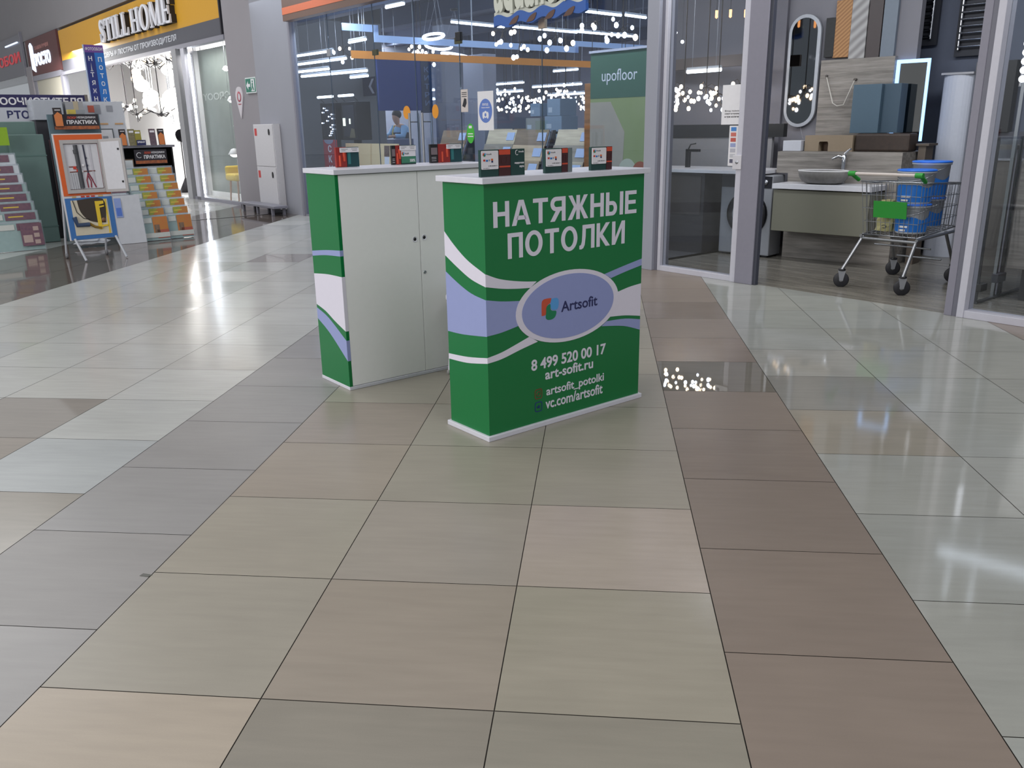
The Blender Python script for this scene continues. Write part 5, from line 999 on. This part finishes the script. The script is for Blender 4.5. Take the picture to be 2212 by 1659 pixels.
t = vth('vanity_unit', 'olive wall-hung washbasin cabinet with white top', 'vanity', .16, 0); BX(0, .98, -.34, -.0, .315, .725).build('drawer_front', M('olive_drawer', (110, 109, 96), .5, noise=.02), t, .003); BX(-.01, 1.0, -.36, -.0, .735, .785).build('white_top', M('white_top', (206, 206, 212), .3), t, .003)
t = vth('basin', 'oval stone vessel basin with a pale rim on the white top', 'basin', .60, -.19, .786); STN = M('stone_basin', (124, 122, 120), .5, noise=.5, scale=28, rgb2=(92, 90, 86))
MB().lathe([(.001, 0), (.15, 0), (.21, .02), (.245, .07), (.255, .125), (.245, .13), (.225, .10), (.16, .03), (.001, .025)], n=32).build('bowl', STN, t).scale = (1.0, .6, 1); MB().lathe([(.256, .121), (.258, .132), (.242, .134), (.238, .126)], n=32).build('rim', M('basin_rim', (206, 204, 204), .4), t).scale = (1, .6, 1)
t = vth('faucet', 'chrome basin faucet with lever behind the stone basin', 'faucet', .73, -.045, .786); MB().lathe([(.001, 0), (.026, 0), (.022, .02), (.02, .2), (.023, .27), (.001, .28)], n=14).build('column', CHROME, t); MB().tube([(0, 0, .25), (-.05, -.03, .262), (-.1, -.05, .235)], [.018, .016, .012], 8).build('spout', CHROME, t); MB().tube([(0, 0, .28), (.03, .01, .315), (.06, .0, .33)], [.013, .011, .009], 6).build('lever', CHROME, t)
t = vth('white_box', 'white block at the left end of the wood-look ledge', 'box', -.0, .1, 1.086); BX(0, .2, 0, .2, 0, .105).build('block', M('block_white', (186, 188, 196), .5), t, .004)
t = vth('sample_block', 'beige sample block with an arched opening on the ledge', 'block', .22, .14, 1.086); m = MB()
P = [(0, 0), (.15, 0)] + [(.15, .08), (.16, .095), (.24, .095), (.25, .08)] + [(.25, 0), (.5, 0), (.5, .155), (0, .155)]; m.prism(P, 0, .16).build('block', M('beige_stone', (140, 124, 104), .6), t); BX(.15, .25, .1, .12, 0, .095).build('opening_back', M('brown_stone', (104, 82, 66), .6), t)
t = vth('stone_block', 'dark brown mottled block on the right half of the ledge', 'block', .735, .15, 1.086); MB().box(0, .53, 0, .22, 0, .17).build('block', M('dark_brown_stone', (62, 48, 40), .6, noise=.6, scale=24, rgb2=(36, 28, 24)), t, .02)
t = vth('pill_mirror', 'tall pill-shaped mirror with a pale rim on the grey wall', 'mirror', -.195, .79, 0)
def pill(rx, z0, z1, n=14): return [(rx * math.cos(a), z1 - rx + rx * math.sin(a)) for a in [PI * k / n for k in range(n + 1)]] + [(rx * math.cos(a), z0 + rx + rx * math.sin(a)) for a in [PI + PI * k / n for k in range(n + 1)]]
O, I = pill(.182, 1.32, 2.48), pill(.147, 1.355, 2.445); n = len(O); m = MB(); vs = [(a, 0, b) for a, b in O] + [(a, -.006, b) for a, b in I] + [(a, .03, b) for a, b in O]
m.add(vs, [(i, i + n, (i + 1) % n + n, (i + 1) % n) for i in range(n)] + [(i, (i + 1) % n, (i + 1) % n + 2 * n, i + 2 * n) for i in range(n)]).build('rim', M('mirror_rim', (172, 176, 184), .4), t)
MB().prism(I, -.004, .01).build('mirror_glass', M('mirror_silver', (120, 118, 116), .04, 1, noise=0), t); MB().tube([(.02, .02, 1.33), (.06, .02, 1.2), (.16, .0, 1.19)], .003, 4).build('cord', M('cord_grey', (150, 150, 156), .6), t)
for k, (a, b_, z0, z1, mt, lb, nm) in enumerate(((.03, .14, 2.03, 2.42, M('black_tile', (34, 36, 40), .5, noise=.4, scale=40), 'short black speckled sample strip on the wall', 'sample_strip'), (.13, .30, 2.02, 2.58, M('oak_ribs', (170, 126, 80), .5, noise=.3, scale=10, kind='diag', rgb2=(136, 94, 56)), 'orange oak diagonal-ribbed sample strip on the wall', 'sample_strip'),
        (.30, .47, 2.0, 2.58, M('pale_ribs', (166, 164, 164), .5, noise=.3, scale=4, kind='diag', rgb2=(128, 126, 126)), 'pale sample strip with diagonal light bands on the wall', 'sample_strip'), (.48, .62, 1.99, 2.55, M('brown_strip', (72, 64, 64), .5), 'dark brown sample strip on the wall', 'sample_strip'), (.63, .77, 1.98, 2.54, M('blue_grey_strip', (112, 122, 134), .5), 'blue-grey sample strip, rightmost on the wall', 'sample_strip'))):
    tag(place(BX(a, b_, .80, .848, z0, z1).build(nm, mt, None, .003), VW(0, 0), RV), lb, 'sample', 'sample strips over the wood panel')
tag(place(BX(.02, .80, .78, .848, 1.10, 2.0).build('wall_panel', VWD, None, .003), VW(0, 0), RV), 'grey wood-look panel on the wall right of the pill mirror', 'panel')
t = vth('wall_hanger', 'thin white metal bracket bent in a V on the wood-look panel', 'bracket', .2, .77, 0); MB().tube([(-.1, 0, 1.83), (0.02, -.06, 1.56), (.07, -.06, 1.53), (.14, -.06, 1.54), (.22, -.03, 1.78)], .006, 6).build('rod', M('bracket_white', (196, 192, 184), .4), t); MB().disc((.22, -.03, 1.79), .014, .04, 10).disc((-.1, -.01, 1.84), .012, .02, 10).build('mount', M('mount_dark', (90, 84, 80), .5), t)
t = vth('wall_cabinet', 'blue-grey wall cabinet hanging in front of the lit mirror', 'cabinet', .50, .55, 1.255); BX(0, .29, 0, .23, 0, .475).build('front_box', M('cab_blue', (74, 96, 112), .5), t, .003); BX(.29, .46, .06, .23, 0, .475).build('side_box', M('cab_blue_dark', (62, 82, 98), .5), t, .003)
t = vth('lit_mirror', 'rectangular mirror with a glowing blue-white edge', 'mirror', .81, .82, 0); LEDM = M('led_edge', (150, 195, 255), emit=1.8)
m = MB(); 
for a in ((0, .035, 1.17, 1.96), (.30, .325, 1.17, 1.96), (.035, .30, 1.925, 1.96)): m.box(a[0], a[1], -.01, .012, a[2], a[3])
m.build('lit_frame', LEDM, t); BX(.035, .30, 0, .012, 1.17, 1.925).build('mirror_glass', M('mirror_silver2', (150, 148, 144), .05, 1, noise=0), t); BX(.2, .26, .012, .03, .003, 1.5).build('stand', GREYALU, t)
t = vth('tall_cabinet', 'white cabinet with a rounded front beside the lit mirror', 'cabinet', 1.22, .95, 0); m = MB(); m.prism([(0, .22)] + [(.14 - .14 * math.cos(PI * k / 12), .06 - .06 * math.sin(PI * k / 12)) for k in range(13)] + [(.28, .22)], .003, 1.80, 'xy'); m.sm = [True] * 0 + m.sm; m.build('body', M('cab_white', (176, 180, 192), .4), t); MB().box(-.01, .29, -.01, .23, 1.80, 1.82).build('top', M('cab_top', (150, 150, 156), .5), t)
t = vth('side_stand', 'small brown wooden stand at the right end of the ledge', 'stand', 1.30, .3, 0); BX(0, .07, 0, .2, 0.003, 1.14).build('panel', M('stand_brown', (84, 74, 66), .5), t); BX(-.02, .1, -.02, .22, 1.14, 1.16).build('top', M('stand_brown', (84, 74, 66), .5), t)
def rad(s, d, z0, label):
    t = thing('towel_radiator', label, 'radiator', SW(s, d, 0), RS, 'chrome towel radiators')
    BX(-.17, .17, .04, .075, z0 - .06, 3.0).build('backing_panel', M('rad_back', (44, 46, 54), .6), t)
    for x in (-.12, .12): MB().tube([(x, 0, z0), (x, 0, z0 + .85)], .014, 8).build('upright', CHROME, t)
    for k in range(13): MB().tube([(-.12, -.012, z0 + .03 + .065 * k), (.12, -.012, z0 + .03 + .065 * k)], .009, 6).build('rail', CHROME, t)
rad(-4.72, 9.4, 2.18, 'chrome ladder towel radiator above the lit mirror'); rad(-4.18, 9.4, 2.05, 'chrome ladder towel radiator high beside the doorpost')
t = thing('shelf_unit', 'grey-brown shelf unit far back beside the doorpost, with a dark screen', 'shelf', SW(-3.95, 9.25, 0), RS); BX(-.14, .6, 0, .22, .003, .98).build('cabinet', M('cab_brown_grey', (96, 88, 82), .5), t); BX(-.15, .62, -.02, .23, .98, 1.0).build('top', M('cab_top', (150, 150, 156), .5), t); BX(-.04, .26, .1, .2, 1.25, 1.92).build('dark_panel', M('panel_black', (24, 24, 28), .5), t); BX(-.13, -.04, .12, .22, 1.0, 1.92).build('grey_panel', M('panel_grey', (104, 104, 106), .6), t); BX(-.04, .5, .15, .22, 1.0, 1.25).build('low_panel', M('panel_slate', (70, 70, 80), .6), t)
# washing machine under the worktop, tap
t = vth('washing_machine', 'silver washing machine with round glass door standing under the white worktop', 'washing machine', -.53, -.19, 0); WS = M('washer_silver', (150, 152, 158), .4, .2)
BX(0, .60, 0, .26, .02, .85).build('body', WS, t, .012); BX(.01, .59, -.006, 0, .72, .84).build('control_panel', M('washer_black', (36, 36, 42), .3), t); MB().disc((.52, -.02, .78), .03, .016, 18).build('program_dial', STEEL, t)
MB().lathe([(.23, 0), (.23, -.03), (.19, -.045), (.16, -.03)], (.33, 0, .45), 36, 'y').build('door_ring', M('washer_ring_black', (26, 26, 30), .25), t); MB().lathe([(.165, -.034), (.15, -.05), (.14, -.03)], (.33, 0, .45), 36, 'y').build('chrome_ring', CHROME, t); MB().lathe([(.145, -.03), (.1, -.055), (.001, -.062)], (.33, 0, .45), 28, 'y').build('door_glass', M('washer_glass', (48, 50, 60), .06), t)
for x in (.06, .54): BX(x - .03, x + .03, .03, .24, .003, .02).build('foot', BLACK, t)
wt = vth('worktop', 'white worktop with dark cupboard behind the framed pane', 'worktop', 0, 0, 0)
BX(-1.75, -.02, -.36, .3, .865, .9).build('white_top', M('white_top', (206, 206, 212), .3), wt, .003); BX(-1.7, -.66, -.32, .28, .003, .862).build('cupboard', M('cupboard_dark', (48, 46, 50), .4, noise=.2, scale=6, kind='wood'), wt); BX(-1.6, -.7, -.33, -.32, .42, .83).build('door', M('cupboard_door', (64, 60, 60), .3), wt)
t = sth('faucet', 'black angular tap standing on the white worktop', 'faucet', -6.45, 7.85, .901); BX(-.025, .025, -.02, .02, 0, .2).build('column', BLACK, t, .004); BX(-.02, .16, -.02, .02, .17, .2).build('spout', BLACK, t, .004); MB().tube([(0, 0, .2), (.03, 0, .25), (.1, 0, .26)], .008, 6).build('lever', BLACK, t)
sb('wall_splash', (-7.8, -5.75, 8.42, 8.46, 0, 1.25), M('splash_grey', (126, 126, 130), .5)); sb('trim_dark_band', (-7.6, -5.6, 8.40, 8.47, 1.22, 1.36), M('band_dark', (34, 36, 40), .4)); sb('wall_pane_back', (-8.4, -5.75, 9.5, 9.6, 0, 3.8), M('pane_back_wall', (112, 114, 122), .8)); sb('trim_brown_beam', (-7.4, -5.8, 8.3, 8.36, 1.98, 2.1), M('beam_brown', (84, 76, 74), .7))
for k, (s, z) in enumerate(((-6.80, 1.70), (-6.55, 1.62), (-6.32, 1.68), (-6.08, 1.60), (-5.86, 1.68))): chandelier(s, 7.95 - .1 * (k % 2), z, 12, .13, 90 + k, 'low chandelier built for hall bulbs reflected in the framed pane, %s from the grey post' % ('first', 'second', 'third', 'fourth', 'fifth')[k], 'reflected hall bulbs built behind the framed pane', .6, .1, None, .62)  # hall bulbs reflected in this pane, built as added chandeliers behind it
lamp_along(-6.72, 8.1, -6.25, 8.1, 1.94, 'blue-white lit tube for a hall reflection, high behind the framed pane', 'reflected lamps behind the framed pane', 3.78)  # hall reflection built as an added tube
for k, (s, z) in enumerate(((-6.19, 2.48), (-6.01, 2.47), (-5.82, 2.45))):  # amber reflections in the pane built as added pendants
    t = sth('pendant_lamp', 'small amber pendant for a reflected bulb, high behind the framed pane, %s of three' % ('left', 'middle', 'right')[k], 'lamp', s, 7.9, z, 'amber reflected bulbs behind the framed pane')
    MB().lathe([(.001, -.04), (.014, -.03), (.014, .04), (.001, .04)], n=10).build('bulb', M('amber_lit', (255, 176, 110), emit=4), t); MB().tube([(0, 0, .04), (0, 0, 3.775 - z)], .003, 4).build('cord', BLACK, t)
for k, (s, z) in enumerate(((-6.86, 2.29), (-6.70, 2.34), (-6.78, 2.26), (-6.6, 2.24))):  # loose white reflections built as added pendants
    t = sth('pendant_lamp', 'tiny white pendant for a reflected bulb, behind the framed pane, %s of the loose four' % ('left', 'highest', 'lowest left', 'lower right')[k], 'lamp', s, 7.85, z, 'white reflected bulbs behind the framed pane')
    MB().sphere((0, 0, 0), .018, 8, 6).build('bulb', BULBC, t); MB().tube([(0, 0, .015), (0, 0, 3.775 - z)], .002, 4).build('cord', BLACK, t)

# right hand pane: glass partition with floor hinge, added glowing strips for reflected light dots
t = thing('glass_partition', 'clear glass partition with dark edges and a floor hinge behind the right pane', 'partition', SW(-2.78, 6.9, 0), RS)
BX(-.0, .012, 0, 1.1, .02, 1.25).build('pane', PANE2, t)
for y in (0, .42): BX(-.004, .016, y, y + .012, .02, 1.25).build('edge', M('edge_dark', (46, 48, 54), .3), t)
BX(-.03, .04, -.01, .1, .1, .16).build('hinge', BLACK, t, .005); BX(-.02, .03, .3, .46, .13, .2).build('hinge', M('hinge_grey', (70, 70, 78), .4), t, .005); BX(-.01, .02, 0, 1.1, .004, .02).build('floor_rail', M('edge_dark', (46, 48, 54), .3), t)
t = thing('washstand', 'grey wood washstand behind the right pane with a pale basin top', 'washstand', SW(-2.62, 7.25, 0), RS); BX(-.10, 1.4, 0, .5, .25, 1.08).build('body', VWD, t, .004); BX(-.08, 1.3, -.02, .5, 1.081, 1.22).build('basin', M('basin_pale', (150, 156, 158), .4), t, .01); BX(0, 1.3, .05, .45, .003, .25).build('plinth', M('cupboard_dark', (48, 46, 50), .4), t)
t = thing('display_shelf', 'narrow dark shelf with a small lit bottle behind the right pane', 'shelf', SW(-3.0, 7.3, 0), RS); BX(-.12, .2, 0, .3, 1.15, 1.18).build('board', M('stand_brown', (84, 74, 66), .5), t); BX(-.1, -.06, .1, .2, .003, 1.15).build('leg', GREYALU, t); BX(.14, .18, .1, .2, .003, 1.15).build('leg', GREYALU, t); MB().lathe([(.001, 1.18), (.016, 1.18), (.016, 1.24), (.006, 1.27), (.001, 1.27)], (-.03, .1, 0), 10).build('lit_bottle', M('lit_bottle', (200, 225, 255), emit=2), t)
GB = M('reflected_dot_lit', (250, 250, 255), emit=2.2)
for k, s in enumerate((-3.0, -2.79)):
    t = thing('reflected_dots', 'strip of glowing balls built for light dots reflected in the right pane, %s' % ('beside the doorpost', 'at the photo edge')[k], 'lamp', SW(s, 7.2, 0), RS, 'reflected light dots built behind the right pane'); BX(-.012, .012, .03, .06, .003, 2.2).build('strip', CHROME, t)
    for q in range(5): MB().sphere((0, 0, 1.66 + .062 * q), .026, 12, 8).build('bulb', GB, t)
t = thing('towel_radiator', 'chrome ladder radiator seen through the right pane', 'radiator', SW(-2.85, 7.6, 0), RS, 'chrome towel radiators'); 
for x in (-.1, .12): MB().tube([(x, 0, 1.62), (x, 0, 3.79)], .014, 8).build('upright', CHROME, t)
for q in range(8): MB().tube([(-.1, -.01, 1.78 + .05 * q), (.12, -.01, 1.78 + .05 * q)], .009, 6).build('rail', CHROME, t)
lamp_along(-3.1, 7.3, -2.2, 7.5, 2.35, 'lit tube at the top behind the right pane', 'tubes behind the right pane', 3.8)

# ================================================================ SHOPPING TROLLEY AND TUBS
c = thing('shopping_trolley', 'wire shopping trolley with green handle ends and green badge standing in the shop doorway', 'trolley', SW(-3.60, 6.80, 0), RS)
WIRE = M('zinc_wire', (160, 162, 166), .3, .9)
# local x across (width), y forward into the shop; handle at the near side
def q4(x, y, z): return (x, y, z)
y0, y1 = .06, .90
TOPf = lambda u: (-.245 + .03 * u, .245 - .03 * u)
m = MB()
def wire(a, b): m.tube([a, b], .0028, 5)
OX = .07
def nearp(x, f): return (OX + x * (1 - .1 * (1 - f)), y0 + .06 * (1 - f), .46 + .44 * f)
def farp(x, f): return (OX + x * .82, y1 - .05 * (1 - f), .50 + .36 * f)
for k in range(13):
    x = -.255 + .51 * k / 12; wire(nearp(x, 0), nearp(x, 1)); wire(farp(x, 0), farp(x, 1)); wire(nearp(x, 0), farp(x, 0))
for f in (0, .25, .5, .75, .97):
    for a, b in ((nearp(-.255, f), nearp(.255, f)), (farp(-.255, f), farp(.255, f)), (nearp(-.255, f), farp(-.255, f)), (nearp(.255, f), farp(.255, f))): wire(a, b)
for k in range(1, 14):
    u = k / 14
    for sx in (-.255, .255):
        a, b = nearp(sx, 0), farp(sx, 0); a2, b2 = nearp(sx, 1), farp(sx, 1); L = lambda p, r: tuple(p[i] + (r[i] - p[i]) * u for i in range(3)); wire(L(a, b), L(a2, b2))
    if k % 2 == 0: wire(tuple(nearp(-.255, 0)[i] + (farp(-.255, 0)[i] - nearp(-.255, 0)[i]) * u for i in range(3)), tuple(nearp(.255, 0)[i] + (farp(.255, 0)[i] - nearp(.255, 0)[i]) * u for i in range(3)))
bk_ = m.build('wire_basket', WIRE, c)
m = MB()
for f in (1.0, 0.0): m.tube([nearp(-.26, f), nearp(.26, f), farp(.26, f), farp(-.26, f)], .006, 6, True)
m.build('rim_wire', WIRE, c)
hb = MB().tube([(OX - .27, -.06, .965), (OX + .27, -.06, .965)], .013, 10).build('handle_bar', M('handle_pale', (196, 186, 180), .5), c)
for sx in (-1, 1):
    MB().tube([(OX + sx * .25, -.06, .965), (OX + sx * .31, -.06, .965)], .021, 10).tube([(OX + sx * .29, -.06, .965), (OX + sx * .28, .05, .91)], .016, 8).build('handle_end', M('trolley_green', (36, 142, 48), .45), c)
m = MB(); m.X = Matrix.Translation((OX + .02, .06, .615)) @ Matrix.Rotation(.13, 4, 'X'); m.box(-.14, .14, -.012, -.006, 0, .135); b_ = m.build('badge_panel', M('trolley_green', (36, 142, 48), .45), c)
m = MB()
for sx in (-1, 1): m.tube([(OX + sx * .24, .10, .445), (OX + sx * .26, .88, .475)], .013, 8)
m.tube([(OX - .24, .12, .425), (OX + .24, .12, .425)], .013, 8).tube([(-.25, .5, .33), (.25, .5, .33)], .008, 6).tube([(-.2, .83, .20), (.2, .83, .20)], .009, 6); m.build('chassis', WIRE, c)
WH = M('wheel_black', (34, 34, 40), .5); FK = M('fork_grey', (150, 152, 158), .4, .4)
for sx, yy, zt, xt, yt in ((-1, .03, .445, .23, .13), (1, .03, .445, .23, .13), (-1, .92, .475, .24, .6), (1, .92, .475, .24, .6)):
    wx = sx * .27
    l = MB().tube([(OX + sx * xt, yt, zt), (wx, yy, .15)], .014, 8).build('leg', WIRE, c)
    w = None; WX = Matrix.Translation((wx, yy, 0)) @ Matrix.Rotation(-1.0, 4, 'Z') @ Matrix.Translation((-wx, -yy, 0))
    def wb(): q = MB(); q.X = WX; return q
    w = wb().lathe([(.001, -.014), (.056, -.014), (.064, -.009), (.064, .009), (.056, .014), (.001, .014)], (wx, yy, .0645), 24, 'x').build('wheel', WH, c)
    wb().lathe([(.001, -.017), (.018, -.017), (.018, .017), (.001, .017)], (wx, yy, .0645), 12, 'x').build('hub', FK, w)
    wb().prism([(yy - .014, .058), (yy + .014, .058), (yy + .03, .14), (yy - .03, .14)], wx - .022, wx - .018, 'yz').prism([(yy - .014, .058), (yy + .014, .058), (yy + .03, .14), (yy - .03, .14)], wx + .018, wx + .022, 'yz').box(wx - .022, wx + .022, yy - .03, yy + .03, .138, .144).build('fork', FK, w); MB().lathe([(.001, .144), (.03, .144), (.03, .158), (.001, .158)], (wx, yy, 0), 16).build('swivel_cap', BLACK, w)
TB = M('tub_blue', (30, 112, 200), .4); TW = M('tub_white', (186, 190, 198), .35); LID = M('lid_blue', (32, 104, 208), .35)
def tub(x, y, z, label, r=.125, h=.215):
    t = thing('paint_tub', label, 'tub', SW(-3.60 + x, 6.80 + y, z), RS, 'blue and white tubs in the trolley')
    MB().lathe([(.001, 0), (r * .88, 0), (r * .90, .01), (r * .99, h - .03), (r * 1.05, h - .03), (r * 1.05, h - .008), (r * .99, h - .008), (.001, h - .008)], n=28).build('bucket', TW, t)
    m = MB(); n = 28; zz = [(.015, h * .54 + .012 * math.sin(3 * 2 * PI * k / n) + .008 * math.sin(5 * 2 * PI * k / n)) for k in range(n)]
    vs = [((r * .915 + r * .09 * q[0] / h) * math.cos(2 * PI * k / n), (r * .915 + r * .09 * q[0] / h) * math.sin(2 * PI * k / n), q[0]) for k, q in enumerate(zz)] + [(r * (.912 + .095 * q[1] / h) * math.cos(2 * PI * k / n), r * (.912 + .095 * q[1] / h) * math.sin(2 * PI * k / n), q[1]) for k, q in enumerate(zz)]
    m.add(vs, [(k, (k + 1) % n, (k + 1) % n + n, k + n) for k in range(n)], True); lb = m.build('blue_label', TB, t)
    for k, (a, b_) in enumerate(((-.04, .03), (-.04, .015))): BX(a, b_, -r * .985, -r * .93, .05 - .028 * k, .065 - .028 * k).build('print_line', CARDW, lb)
    MB().lathe([(.001, h), (r * 1.0, h), (r * 1.07, h - .004), (r * 1.07, h - .014), (r * 1.02, h - .016)], n=28).build('lid', LID, t)
    MB().tube([(r * 1.03 * math.cos(a), r * 1.03 * math.sin(a), h - .03 - .06 * math.sin(a - PI) if a > PI else h - .03) for a in [PI + PI * k / 10 for k in range(11)]], .003, 5).build('bail_handle', STEEL, t)
tub(.18, .245, .487, 'near lower blue and white tub in the trolley, behind the green badge', .13, .24); tub(.18, .245, .728, 'near upper blue and white tub in the trolley', .14, .27)
tub(.15, .55, .512, 'far lower blue and white tub in the trolley', .13, .25); tub(.15, .55, .763, 'far upper blue and white tub in the trolley', .145, .29)
t = thing('paper_bag', 'crumpled beige paper bag in the trolley left of the tubs', 'bag', SW(-3.60 - .04, 6.80 + .26, .487), RS)
rr = random.Random(9); m = MB(); vs = []
for i in range(8):
    for j in range(12):
        a = 2 * PI * j / 12; r = (.085 - .003 * i) * rr.uniform(.85, 1.12); vs.append((r * math.cos(a), r * math.sin(a) * .9, .036 * i + rr.uniform(-.006, .006) * (i > 0)))
m.add(vs, [(i * 12 + j, i * 12 + (j + 1) % 12, (i + 1) * 12 + (j + 1) % 12, (i + 1) * 12 + j) for i in range(7) for j in range(12)] + [tuple(range(84, 96)), tuple(range(11, -1, -1))]).build('bag', M('paper_beige', (170, 164, 116), .7), t)
MB().tube([(.02 + .02 * math.cos(a), -.075, .04 + .012 * math.sin(a)) for a in [k * PI / 5 for k in range(10)]], .003, 5, True).build('ring_print', INK, t)
